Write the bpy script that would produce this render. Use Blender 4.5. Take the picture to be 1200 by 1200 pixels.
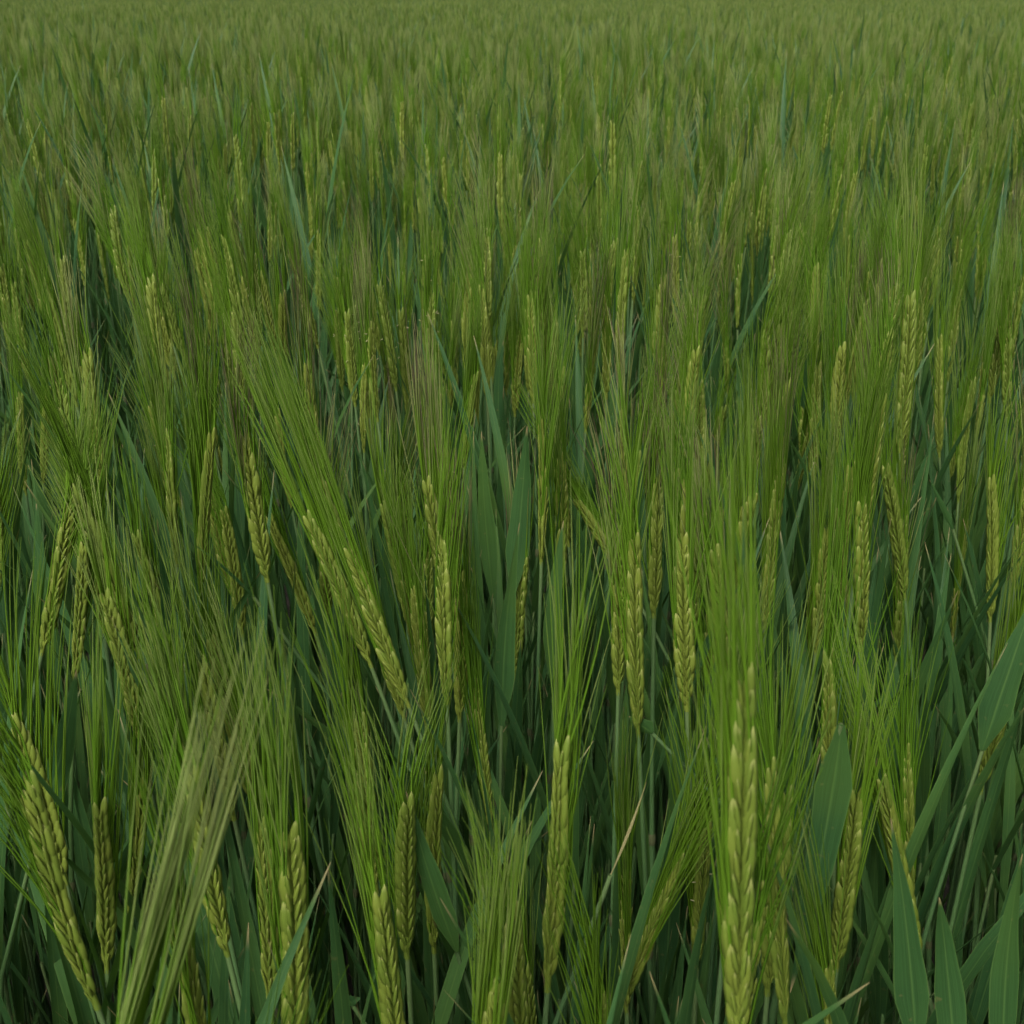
import bpy, math, random
import numpy as np
from mathutils import Matrix, Vector

for o in list(bpy.data.objects): bpy.data.objects.remove(o)
scene = bpy.context.scene
COL = scene.collection
R = math.radians

# ------------------------------------------------------------------ camera, sky, sun, exposure
cam_d = bpy.data.cameras.new('camera'); cam = bpy.data.objects.new('camera', cam_d); COL.objects.link(cam)
cam.location = (0, 0, 1.15); cam.rotation_euler = (R(90 - 22.75), 0, 0)
cam_d.sensor_width = 36; cam_d.lens = 43.47; cam_d.clip_start = 0.02; cam_d.clip_end = 2000
cam_d.dof.use_dof = True; cam_d.dof.focus_distance = 0.70; cam_d.dof.aperture_fstop = 36.0
scene.camera = cam
SUN_EL, SUN_AZ = 52, 200          # degrees; azimuth clockwise from +Y (behind the camera)
world = bpy.data.worlds.new('World'); scene.world = world; world.use_nodes = True
nt = world.node_tree; nt.nodes.clear()
sky = nt.nodes.new('ShaderNodeTexSky'); sky.sky_type = 'NISHITA'; sky.sun_disc = False
sky.sun_elevation = R(SUN_EL); sky.sun_rotation = R(SUN_AZ); sky.dust_density = 6.0; sky.air_density = 1.0
hs = nt.nodes.new('ShaderNodeHueSaturation'); hs.inputs['Saturation'].default_value = 0.18   # overcast: a white sky
bg = nt.nodes.new('ShaderNodeBackground'); bg.inputs['Strength'].default_value = 0.14
wo = nt.nodes.new('ShaderNodeOutputWorld')
nt.links.new(sky.outputs[0], hs.inputs['Color']); nt.links.new(hs.outputs[0], bg.inputs['Color']); nt.links.new(bg.outputs[0], wo.inputs['Surface'])
sd = bpy.data.lights.new('sun', 'SUN'); sd.energy = 1.4; sd.angle = R(25); sd.color = (1.0, 0.97, 0.92)
sun = bpy.data.objects.new('sun', sd); COL.objects.link(sun)
az, el = R(SUN_AZ), R(SUN_EL)
sun.rotation_euler = Vector((-math.sin(az) * math.cos(el), -math.cos(az) * math.cos(el), -math.sin(el))).to_track_quat('-Z', 'Y').to_euler()
vs = scene.view_settings; vs.view_transform = 'Standard'; vs.look = 'None'; vs.exposure = 1.10; vs.gamma = 1.0; vs.use_curve_mapping = False
cy = scene.cycles
cy.max_bounces = 6; cy.diffuse_bounces = 2; cy.glossy_bounces = 2; cy.transmission_bounces = 4; cy.transparent_max_bounces = 4
cy.use_denoising = True; cy.caustics_reflective = False; cy.caustics_refractive = False

# ------------------------------------------------------------------ materials
def plant_mat(name, base, alt, tip, tip_at, rough, trans, trans_col, spec=0.35, stripes=0.0, tipvar=True, purple=None):
    """green tissue: base to alt by plant and noise, tip colour towards the end of the organ (attribute along), fine veins"""
    m = bpy.data.materials.new(name); m.use_nodes = True
    N, L = m.node_tree.nodes, m.node_tree.links; N.clear()
    out = N.new('ShaderNodeOutputMaterial'); pr = N.new('ShaderNodeBsdfPrincipled'); tr = N.new('ShaderNodeBsdfTranslucent'); mx = N.new('ShaderNodeMixShader')
    al = N.new('ShaderNodeAttribute'); al.attribute_name = 'along'
    ti = N.new('ShaderNodeAttribute'); ti.attribute_name = 'tint'
    oi = N.new('ShaderNodeObjectInfo')
    geo = N.new('ShaderNodeNewGeometry')
    nz = N.new('ShaderNodeTexNoise'); nz.inputs['Scale'].default_value = 60; nz.inputs['Detail'].default_value = 3
    L.new(geo.outputs['Position'], nz.inputs['Vector'])
    f = N.new('ShaderNodeMath'); f.operation = 'MULTIPLY_ADD'; f.inputs[1].default_value = 0.55; L.new(oi.outputs['Random'], f.inputs[0])
    f2 = N.new('ShaderNodeMath'); f2.operation = 'MULTIPLY_ADD'; f2.inputs[1].default_value = 0.6; f2.inputs[2].default_value = -0.10
    L.new(nz.outputs['Fac'], f2.inputs[0]); L.new(f2.outputs[0], f.inputs[2])
    c1 = N.new('ShaderNodeMix'); c1.data_type = 'RGBA'; c1.clamp_factor = True
    c1.inputs['A'].default_value = (*base, 1); c1.inputs['B'].default_value = (*alt, 1); L.new(f.outputs[0], c1.inputs['Factor'])
    col = c1.outputs['Result']
    if stripes:
        uv = N.new('ShaderNodeUVMap'); mp = N.new('ShaderNodeMapping'); mp.inputs['Scale'].default_value = (34, 1.2, 1)
        L.new(uv.outputs[0], mp.inputs['Vector'])
        sn = N.new('ShaderNodeTexNoise'); sn.inputs['Scale'].default_value = 1.0; sn.inputs['Detail'].default_value = 2; L.new(mp.outputs[0], sn.inputs['Vector'])
        mr = N.new('ShaderNodeMapRange'); mr.inputs['From Min'].default_value = .3; mr.inputs['From Max'].default_value = .7
        mr.inputs['To Min'].default_value = 1 - stripes; mr.inputs['To Max'].default_value = 1 + stripes; L.new(sn.outputs['Fac'], mr.inputs['Value'])
        mu = N.new('ShaderNodeVectorMath'); mu.operation = 'SCALE'; L.new(col, mu.inputs[0]); L.new(mr.outputs[0], mu.inputs['Scale']); col = mu.outputs[0]
        sx = N.new('ShaderNodeSeparateXYZ'); L.new(uv.outputs[0], sx.inputs[0])
        ab = N.new('ShaderNodeMath'); ab.operation = 'SUBTRACT'; ab.inputs[1].default_value = .5; L.new(sx.outputs['X'], ab.inputs[0])
        a2 = N.new('ShaderNodeMath'); a2.operation = 'ABSOLUTE'; L.new(ab.outputs[0], a2.inputs[0])
        rp = N.new('ShaderNodeValToRGB'); L.new(a2.outputs[0], rp.inputs[0]); e = rp.color_ramp.elements      # pale midrib and margin
        e[0].position = 0; e[0].color = (.55, .55, .55, 1); e[1].position = .045; e[1].color = (0, 0, 0, 1)
        q1 = e.new(.455); q1.color = (0, 0, 0, 1); q2 = e.new(.49); q2.color = (.6, .6, .6, 1)
        cm = N.new('ShaderNodeMix'); cm.data_type = 'RGBA'; L.new(rp.outputs[0], cm.inputs['Factor']); L.new(col, cm.inputs['A']); cm.inputs['B'].default_value = (alt[0] * 2.1, alt[1] * 1.6, alt[2] * 1.7, 1)
        sp = N.new('ShaderNodeTexNoise'); sp.inputs['Scale'].default_value = 260; sp.inputs['Detail'].default_value = 1; L.new(geo.outputs['Position'], sp.inputs['Vector'])
        s2 = N.new('ShaderNodeMapRange'); s2.inputs['From Min'].default_value = .70; s2.inputs['From Max'].default_value = .78; s2.inputs['To Max'].default_value = .32; L.new(sp.outputs['Fac'], s2.inputs['Value'])
        cs = N.new('ShaderNodeMix'); cs.data_type = 'RGBA'; L.new(s2.outputs[0], cs.inputs['Factor']); L.new(cm.outputs['Result'], cs.inputs['A']); cs.inputs['B'].default_value = (.16, .13, .05, 1)   # rusty flecks
        yl = N.new('ShaderNodeTexNoise'); yl.inputs['Scale'].default_value = 9; L.new(geo.outputs['Position'], yl.inputs['Vector'])
        y2 = N.new('ShaderNodeMapRange'); y2.inputs['From Min'].default_value = .48; y2.inputs['From Max'].default_value = .75; y2.inputs['To Max'].default_value = .55; L.new(yl.outputs['Fac'], y2.inputs['Value'])
        cy_ = N.new('ShaderNodeMix'); cy_.data_type = 'RGBA'; L.new(y2.outputs[0], cy_.inputs['Factor']); L.new(cs.outputs['Result'], cy_.inputs['A']); cy_.inputs['B'].default_value = (.060, .112, .016, 1)
        col = cy_.outputs['Result']
        bp = N.new('ShaderNodeBump'); bp.inputs['Strength'].default_value = 0.25; bp.inputs['Distance'].default_value = 0.0006
        L.new(sn.outputs['Fac'], bp.inputs['Height']); L.new(bp.outputs[0], pr.inputs['Normal'])
    r = N.new('ShaderNodeMapRange'); r.inputs['From Min'].default_value = tip_at[0]; r.inputs['From Max'].default_value = tip_at[1]; r.clamp = True
    r.interpolation_type = 'SMOOTHSTEP'; L.new(al.outputs['Fac'], r.inputs['Value'])
    tf = r.outputs[0]
    if tipvar:
        q = N.new('ShaderNodeMath'); q.operation = 'MULTIPLY'; L.new(tf, q.inputs[0]); L.new(ti.outputs['Fac'], q.inputs[1]); tf = q.outputs[0]
    c2 = N.new('ShaderNodeMix'); c2.data_type = 'RGBA'; L.new(tf, c2.inputs['Factor']); L.new(col, c2.inputs['A']); c2.inputs['B'].default_value = (*tip, 1)
    if purple:                                            # some plants ripen with purple brown bristle ends
        pv = N.new('ShaderNodeMapRange'); pv.inputs['From Min'].default_value = .74; pv.inputs['From Max'].default_value = .95; L.new(ti.outputs['Fac'], pv.inputs['Value'])
        c3 = N.new('ShaderNodeMix'); c3.data_type = 'RGBA'; L.new(pv.outputs[0], c3.inputs['Factor']); c3.inputs['A'].default_value = (*tip, 1); c3.inputs['B'].default_value = (*purple, 1)
        L.new(c3.outputs['Result'], c2.inputs['B'])
    L.new(c2.outputs['Result'], pr.inputs['Base Color'])
    pr.inputs['Roughness'].default_value = rough; pr.inputs['Specular IOR Level'].default_value = spec
    tc = N.new('ShaderNodeMix'); tc.data_type = 'RGBA'; tc.blend_type = 'MULTIPLY'; tc.inputs['Factor'].default_value = 1.0
    L.new(c2.outputs['Result'], tc.inputs['A']); tc.inputs['B'].default_value = (*trans_col, 1); L.new(tc.outputs['Result'], tr.inputs['Color'])
    mx.inputs[0].default_value = trans; L.new(pr.outputs[0], mx.inputs[1]); L.new(tr.outputs[0], mx.inputs[2]); L.new(mx.outputs[0], out.inputs['Surface'])
    return m

M_LEAF = plant_mat('leaf_green', (.017, .054, .018), (.036, .087, .020), (.26, .20, .10), (.93, 1.0), .50, .25, (1.2, 1.3, .45), .22, stripes=.25)
M_DRY = plant_mat('dry_leaf', (.15, .15, .06), (.21, .18, .08), (.2, .12, .06), (.9, 1.0), .6, .2, (1, 1, .8), .3, stripes=.2)
M_STEM = plant_mat('stem_green', (.040, .095, .036), (.070, .130, .036), (.10, .14, .05), (.9, 1.0), .45, .10, (1.2, 1.2, .6), .4)
M_NODE = plant_mat('node_red', (.055, .065, .03), (.08, .09, .035), (.1, .1, .05), (.9, 1.0), .5, .0, (1, 1, 1), .3)
M_EAR = plant_mat('ear_olive', (.074, .120, .013), (.142, .175, .024), (.255, .27, .080), (.72, 1.0), .5, .18, (1.2, 1.15, .5), .3)
M_AWN = plant_mat('awn_green', (.059, .141, .008), (.093, .172, .010), (.350, .355, .150), (.38, .96), 0.60, .36, (1.15, 1.3, .40), .13, purple=(.085, .060, .042))
M_ANTHER = plant_mat('anther_cream', (.24, .25, .11), (.30, .28, .14), (.6, .5, .3), (.9, 1.0), .6, .2, (1, 1, 1), .2, tipvar=False)

def soil_mat():
    m = bpy.data.materials.new('soil'); m.use_nodes = True; N, L = m.node_tree.nodes, m.node_tree.links
    pr = N['Principled BSDF']; pr.inputs['Roughness'].default_value = .95
    t = N.new('ShaderNodeTexNoise'); t.inputs['Scale'].default_value = 35; t.inputs['Detail'].default_value = 8
    g = N.new('ShaderNodeNewGeometry'); L.new(g.outputs['Position'], t.inputs['Vector'])
    r = N.new('ShaderNodeValToRGB'); r.color_ramp.elements[0].color = (.022, .018, .013, 1); r.color_ramp.elements[1].color = (.06, .048, .034, 1)
    L.new(t.outputs['Fac'], r.inputs[0]); L.new(r.outputs[0], pr.inputs['Base Color'])
    b = N.new('ShaderNodeBump'); b.inputs['Distance'].default_value = .02; L.new(t.outputs['Fac'], b.inputs['Height']); L.new(b.outputs[0], pr.inputs['Normal'])
    return m
M_SOIL = soil_mat()

# ------------------------------------------------------------------ mesh builder
class MB:
    def __init__(s): s.v, s.f, s.a, s.t, s.m, s.uv, s.n = [], [], [], [], [], [], 0
    def add(s, v, f, along, tint=0.5, mat=0, uv=None):
        v = np.asarray(v, float).reshape(-1, 3); k = len(v)
        s.v.append(v); s.f += [tuple(int(i) + s.n for i in q) for q in f]; s.m += [mat] * len(f)
        s.a.append(np.broadcast_to(np.asarray(along, float), (k,))); s.t.append(np.broadcast_to(np.asarray(tint, float), (k,)))
        s.uv.append(np.zeros((k, 2)) if uv is None else np.asarray(uv, float)); s.n += k
    def mesh(s, name, mats):
        me = bpy.data.meshes.new(name); me.from_pydata(np.concatenate(s.v), [], s.f)
        for m in mats: me.materials.append(m)
        me.polygons.foreach_set('material_index', s.m); me.polygons.foreach_set('use_smooth', [True] * len(s.f))
        for nm, d in (('along', s.a), ('tint', s.t)):
            at = me.attributes.new(nm, 'FLOAT', 'POINT'); at.data.foreach_set('value', np.concatenate(d).astype(np.float32))
        ul = me.uv_layers.new(name='UVMap'); idx = np.zeros(len(me.loops), np.int32); me.loops.foreach_get('vertex_index', idx)
        ul.data.foreach_set('uv', np.concatenate(s.uv)[idx].astype(np.float32).ravel())
        me.update(); return me

def unit(v): return v / np.maximum(np.linalg.norm(v, axis=-1, keepdims=True), 1e-9)

def tubes(mb, C, rad, sides, tint, mat=0, along=None, flat=1.0):
    """many tubes at once: C (n, k, 3) centre lines, rad (k,) or (n, k) radii"""
    n, k, _ = C.shape
    rad = np.broadcast_to(rad, (n, k))
    T = unit(np.gradient(C, axis=1))
    ref = np.tile(np.array([0., 1., 0.]), (n, 1)); bad = np.abs((T[:, 0] * ref).sum(-1)) > .9; ref[bad] = (1, 0, 0)
    U = unit(ref[:, None] - (ref[:, None] * T).sum(-1, keepdims=True) * T); W = np.cross(T, U)
    an = np.arange(sides) * 2 * math.pi / sides
    V = C[:, :, None] + rad[:, :, None, None] * (np.cos(an)[None, None, :, None] * U[:, :, None] * flat + np.sin(an)[None, None, :, None] * W[:, :, None])
    F = []
    for i in range(n):
        o = i * k * sides
        for j in range(k - 1):
            for s in range(sides):
                s2 = (s + 1) % sides
                F.append((o + j * sides + s, o + j * sides + s2, o + (j + 1) * sides + s2, o + (j + 1) * sides + s))
    al = np.linspace(0, 1, k) if along is None else along
    al = np.broadcast_to(al[None, :, None], (n, k, sides)).ravel()
    ti = np.broadcast_to(np.asarray(tint, float).reshape(-1, 1, 1), (n, k, sides)).ravel()
    mb.add(V.reshape(-1, 3), F, al, ti, mat)

KS = np.array([0, .12, .32, .55, .76, .92, 1.0]); KR = np.array([.30, .70, .98, .98, .68, .28, .05])
def kernel(mb, M, ln, rx, ry, sides=6, rings=None, tint=.5, mat=0):
    """one pointed, slightly flattened grain hull along +Z, placed by M"""
    ks, kr = (KS, KR) if rings is None else (KS[rings], KR[rings])
    an = np.arange(sides) * 2 * math.pi / sides
    V = np.stack([np.outer(kr, np.cos(an)) * rx, np.outer(kr, np.sin(an)) * ry, np.repeat(ks[:, None], sides, 1) * ln], -1).reshape(-1, 3)
    V = V @ M[:3, :3].T + M[:3, 3]
    k = len(ks); F = [(j * sides + s, j * sides + (s + 1) % sides, (j + 1) * sides + (s + 1) % sides, (j + 1) * sides + s) for j in range(k - 1) for s in range(sides)]
    mb.add(V, F, np.repeat(ks, sides), tint, mat)

def rotm(ax, an):
    return np.array(Matrix.Rotation(an, 3, ax))
def mat4(Rm, t):
    M = np.eye(4); M[:3, :3] = Rm; M[:3, 3] = t; return M

EAR_L, NK = 0.1, 28
def ear_layout(rs):
    """28 grains in two ranks on a slightly curved axis: (matrix, size) each"""
    out = []; bx, by = rs.normal(0, .003), rs.normal(0, .003)
    for i in range(NK):
        u = i / (NK - 1); sd = 1 if i % 2 else -1
        z = .002 + u * (EAR_L - .0115)
        g = (.62 + .38 * min(1, u / .16)) * (1 - .26 * max(0, (u - .70) / .30))
        a = R(8.8 + rs.normal(0, 1.2)) * (1 - .45 * u)
        Rm = rotm('Z', rs.normal(0, .10)) @ rotm('Y', sd * a) @ rotm('X', rs.normal(0, .05))
        t = np.array([sd * .00135 * g + bx * u * u, by * u * u + rs.normal(0, .0002), z])
        out.append((mat4(Rm, t), g * rs.uniform(.94, 1.05), sd))
    return out

def spikelet(mb, M, g, sd, rs, lo=False):
    tn = rs.uniform(.1, 1)
    if lo:
        kernel(mb, M, .0150 * g, .0026 * g, .0021 * g, 4, [0, 2, 4, 6], tn); return
    kernel(mb, M, .0172 * g, .0025 * g, .0015 * g, 6, None, tn)
    for y in (-1, 1):                                     # the two slim sterile florets beside the grain
        m = M @ mat4(rotm('X', -y * .10) @ rotm('Y', sd * .05), np.array([-sd * .0006, y * .0018, -.0006]) * g)
        kernel(mb, m, .0098 * g, .00105 * g, .0008 * g, 4, [0, 2, 4, 6], rs.uniform(.2, 1))

def rachis(mb, lay):
    P = np.array([(M[0, 3] * .2, M[1, 3], M[2, 3]) for M, g, s in lay[::3]]); P = np.vstack([[0, 0, -.002], P])
    tubes(mb, P[None], np.linspace(.0015, .0007, len(P)), 5, .3, 0, along=np.linspace(0, .4, len(P)))

def awn_lines(rs, lay, ln, sL, sW, k=5, tight=1.0, back=0.0):
    """awn centre lines in the ear's frame (scaled by sL along, sW across)"""
    S = np.array([sW, sW, sL]); Ls = []
    bend = rs.normal(0, .008, 2) * min(1, tight * 2.2); fan = rs.uniform(.6, 1.25) * tight
    cl = np.stack([rs.normal(0, .0052, 6), rs.normal(0, .0030, 6), np.zeros(6)], -1) * tight        # the bristles cling together in a few strands
    s = np.linspace(0, 1, k)[:, None]
    for i, (M, g, sd) in enumerate(lay):
        u = i / (NK - 1)
        p0 = (M[:3, :3] @ np.array([0, 0, .0155 * g]) + M[:3, 3]) * S
        le = ln * (1.12 - .12 * u) * rs.uniform(.82, 1.08) + (1 - u) * .018
        d0 = M[:3, :3] @ np.array([0, 0, 1.])
        off = np.array([sd * rs.uniform(.000, .0035) * fan + rs.normal(0, .0009), rs.normal(0, .0009), 0]) + cl[rs.integers(6)]
        d1 = unit(np.array([0, 0, 1.]) + off / ln * 1.4)
        q = p0 + d0 * le * .30 * np.array([.30, .8, 1]); e = p0 + d1 * le + off * .45
        c = (1 - s) ** 2 * p0 + 2 * s * (1 - s) * q + s * s * e
        c = c + (s ** 2) * np.array([bend[0], bend[1], 0]) + np.minimum(s * 3, 1) * np.array([0, back, 0])
        Ls.append(c)
    for j in range(2):                                   # stray crossing ones
        b = Ls[rs.integers(NK)].copy(); b += (s ** 1.3) * np.array([rs.normal(0, .010), rs.normal(0, .009), 0]); Ls.append(b)
    return np.array(Ls)
AWN_R = np.array([.00060, .00054, .00043, .00030, .00010])

def leaf_strip(mb, P, width, rs, side=None, twist=0., fold=.28, mat=0, tint=1., nx=2, base_w=.55, rise=2.2):
    """a grass blade along P (k,3): keeled section, tapering to a point"""
    k = len(P); T = unit(np.gradient(P, axis=0))
    if side is None: side = np.array([math.cos(1.0), math.sin(1.0), 0])
    s = np.linspace(0, 1, k)
    U = unit(side - (T @ side)[:, None] * T); W = np.cross(T, U)
    an = twist * s; Ut = U * np.cos(an)[:, None] + W * np.sin(an)[:, None]; Wt = np.cross(T, Ut)
    w = width * .5 * np.minimum(1, base_w + s * rise) * np.clip(1 - np.clip((s - .30) / .70, 0, 1) ** 1.6, .02, 1)
    w = w * (1 + .05 * np.sin(s * 17 + rs.uniform(0, 6)))
    cols = np.linspace(-1, 1, nx * 2 + 1)
    ed = rs.uniform(0, 6, 2)
    V = np.stack([P + Ut * (w * c)[:, None] + Wt * (abs(c) ** 1.2 * fold * w * (1 + .35 * np.sin(s * 11 + ed[int(c > 0)])))[:, None] for c in cols], 1)
    n = len(cols); F = [(j * n + c, j * n + c + 1, (j + 1) * n + c + 1, (j + 1) * n + c) for j in range(k - 1) for c in range(n - 1)]
    uv = np.stack(np.broadcast_arrays((cols * .5 + .5)[None, :], s[:, None]), -1).reshape(-1, 2)
    mb.add(V.reshape(-1, 3), F, np.repeat(s, n), tint, mat, uv)

def blade_path(P0, d0, az, ln, droop, k=11):
    """a blade that starts along d0 and bends over towards the azimuth"""
    h = np.array([math.cos(az), math.sin(az), 0]); p = np.array(P0, float); d = unit(np.array(d0, float)); Ps = [p.copy()]
    for i in range(k - 1):
        p = p + d * ln / (k - 1); d = unit(d + h * droop * (.35 + 1.3 * i / k) / (k - 1) - np.array([0, 0, droop * .35 * (i / k) ** 2 / (k - 1)])); Ps.append(p.copy())
    return np.array(Ps)

def stem_curve(B, d, rs, k=9, G=None):
    B = np.array(B); d = np.array(d)
    if G is None: G = np.array([B[0] - d[0] * .34 + rs.normal(0, .015), B[1] - d[1] * .34 + rs.normal(0, .015), 0.])
    c1 = G + np.array([0, 0, .42 * B[2]]); c2 = B - d * .26
    s = np.linspace(0, 1, k)[:, None]
    return (1 - s) ** 3 * G + 3 * s * (1 - s) ** 2 * c1 + 3 * s * s * (1 - s) * c2 + s ** 3 * B, G

def stem_mesh(mb, P, rs, r_top=.0012, mats=(0, 1)):
    k = len(P); s = np.linspace(0, 1, k)
    rad = np.where(s < .80, .0026 - .0007 * s, r_top + .0003 * (1 - s) / .2)
    tubes(mb, P[None], rad, 6, rs.uniform(.2, .9), mats[0])
    for q in (.34, .62, .80):                             # swollen joints
        i = q * (k - 1); a = int(i); c = P[a] + (P[min(a + 1, k - 1)] - P[a]) * (i - a); t = unit(P[min(a + 1, k - 1)] - P[a])
        tubes(mb, np.array([[c - t * .004, c, c + t * .004]]), np.array([.0021, .0026, .0021]), 6, .5, mats[1])

def at(P, q):
    i = q * (len(P) - 1); a = min(int(i), len(P) - 2); return P[a] + (P[a + 1] - P[a]) * (i - a), unit(P[a + 1] - P[a])

# ------------------------------------------------------------------ objects
def link(name, data, parent=None, M=None, kind=None):
    o = bpy.data.objects.new(name, data); COL.objects.link(o)
    if parent is not None: o.parent = parent
    if M is not None: o.matrix_local = M
    if kind: o['kind'] = kind
    return o
def root(name, loc, label, cat, group):
    o = bpy.data.objects.new(name, None); COL.objects.link(o); o.location = loc; o.empty_display_size = .05
    o['label'] = label; o['category'] = cat; o['group'] = group
    return o

# ground: one sheet to the horizon, gently uneven under the crop
def ground():
    xs = np.concatenate([[-900, -300, -90, -40], np.linspace(-20, 20, 41), [40, 90, 300, 900]]); ys = np.concatenate([[-900, -200, -40], np.linspace(-10, 34, 45), [60, 100, 150, 400, 1500]])
    X, Y = np.meshgrid(xs, ys); rs = np.random.default_rng(3)
    Z = np.where((abs(X) < 21) & (Y > -11) & (Y < 35), rs.normal(0, .008, X.shape), 0) - .012
    mb = MB(); n = len(xs); F = [(j * n + i, j * n + i + 1, (j + 1) * n + i + 1, (j + 1) * n + i) for j in range(len(ys) - 1) for i in range(n - 1)]
    mb.add(np.stack([X, Y, Z], -1).reshape(-1, 3), F, 0)
    o = link('ground', mb.mesh('ground', [M_SOIL])); o['kind'] = 'structure'; o['label'] = 'bare brown soil under the barley'; o['category'] = 'ground'
ground()

# shared ear meshes: joined ones, and grain meshes for the near ears whose grains are parts
EARS = []
for i in range(10):
    rs = np.random.default_rng(100 + i); lay = ear_layout(rs); mb = MB()
    rachis(mb, lay)
    for M, g, sd in lay: spikelet(mb, M, g, sd, rs)
    EARS.append((lay, mb.mesh('ear', [M_EAR])))
GRAINS = {}
for sd in (-1, 1):
    for v in range(3):
        mb = MB(); spikelet(mb, np.eye(4), 1.0, sd, np.random.default_rng(50 + v)); GRAINS[sd, v] = mb.mesh('spikelet', [M_EAR])

def anthers(rs, lay):
    mb = MB()
    for j in range(rs.integers(3, 8)):
        M, g, sd = lay[rs.integers(3, NK)]
        p = M[:3, :3] @ np.array([sd * .0022, rs.choice([-1, 1]) * .0016, .008 * g]) + M[:3, 3]; d = unit(np.array([sd * 1.2, rs.normal(0, .6), rs.normal(.1, .7)]))
        tubes(mb, np.array([[p, p + d * .0012, p + d * .0026]]), np.array([.00025, .00045, .0003]), 4, .5)
    return mb.mesh('anthers', [M_ANTHER])

GROUP = 'barley plants standing in the field'
def barley(i, B, d, L, w, awn, tint, face, apart, label):
    rs = np.random.default_rng(1000 + i)
    B = np.array(B); d = unit(np.array(d))
    P, G = stem_curve(B, d, rs)
    r = root('barley_plant', G, label, 'barley plant', GROUP)
    P = P - G
    mb = MB(); stem_mesh(mb, P, rs); link('stem', mb.mesh('stem', [M_STEM, M_NODE]), r)
    ex = np.array([math.cos(face), math.sin(face), 0]); ex = unit(ex - d * (ex @ d)); ey = np.cross(d, ex)
    sL, sW = L / EAR_L, w / 8.7
    Rm = np.stack([ex, ey, d], 1); M4 = mat4(Rm, B - G)
    v = int(rs.integers(len(EARS))); lay, me = EARS[v]
    Me = Matrix(M4 @ np.diag([sW, sW, sL, 1]))
    if apart:
        if ('ra', v) not in GRAINS:
            mb = MB(); rachis(mb, lay); GRAINS['ra', v] = mb.mesh('ear', [M_EAR])
        e = link('ear', GRAINS['ra', v], r, Me)
        for M, g, sd in lay: link('spikelet', GRAINS[sd, int(rs.integers(3))], e, Matrix(M @ np.diag([g, g, g, 1])))
    else: e = link('ear', me, r, Me)
    if rs.random() < .03 or 'flower' in label: link('anthers', anthers(rs, lay), e, kind='stuff')
    mb = MB(); A = awn_lines(rs, lay, awn, sL, sW, 5, dict(b=.10, w=.30, f=.36).get('b' if 'brush' in label else 'f' if ' fan ' in label else 'w' if w > 9.4 or 'broadest' in label else '', .47), .0028 if abs(face) < .9 else 0)
    A = np.concatenate([A, awn_lines(rs, lay, awn * .93, sL, sW, 5, .30 if w > 9.4 or 'broadest' in label else .36, .0022 if abs(face) < .9 else 0)[:-2:2]])    # the side rows' finer bristles
    if 'brush' in label: A = np.concatenate([A] + [awn_lines(rs, lay, awn * q, sL, sW, 5, t_) for q, t_ in ((.95, .16),)])
    tubes(mb, A, AWN_R * rs.uniform(.80, .98), 3, np.clip(rs.normal(tint if tint > .77 else tint * (.62 if 'pale brush' in label else .42), .10, len(A)), 0, 1))
    link('awns', mb.mesh('awns', [M_AWN]), r, Matrix(M4), kind='stuff')
    # flag leaf and lower leaves
    q0 = [(.84, rs.uniform(.13, .21), rs.uniform(.007, .0115)), (.66, rs.uniform(.20, .29), rs.uniform(.008, .0125)), (.40, rs.uniform(.20, .28), rs.uniform(.007, .011))]
    a0 = rs.uniform(0, 2 * math.pi)
    for j, (q, ln, wd) in enumerate(q0):
        if j == 0 and rs.random() < .25: continue
        p, t = at(P, q); a = a0 + j * math.pi + rs.normal(0, .35); op = rs.uniform(.06, .30)
        dd = t + op * np.array([math.cos(a), math.sin(a), 0])
        mb = MB(); leaf_strip(mb, blade_path(p, dd, a, ln, abs(rs.normal(.10, .35))), wd, rs, np.array([-math.sin(a), math.cos(a), 0]), rs.normal(0, 1.0), mat=0, tint=rs.choice([1., .9, .4]))
        link('leaf', mb.mesh('leaf', [M_LEAF]), r)
    return r

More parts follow.
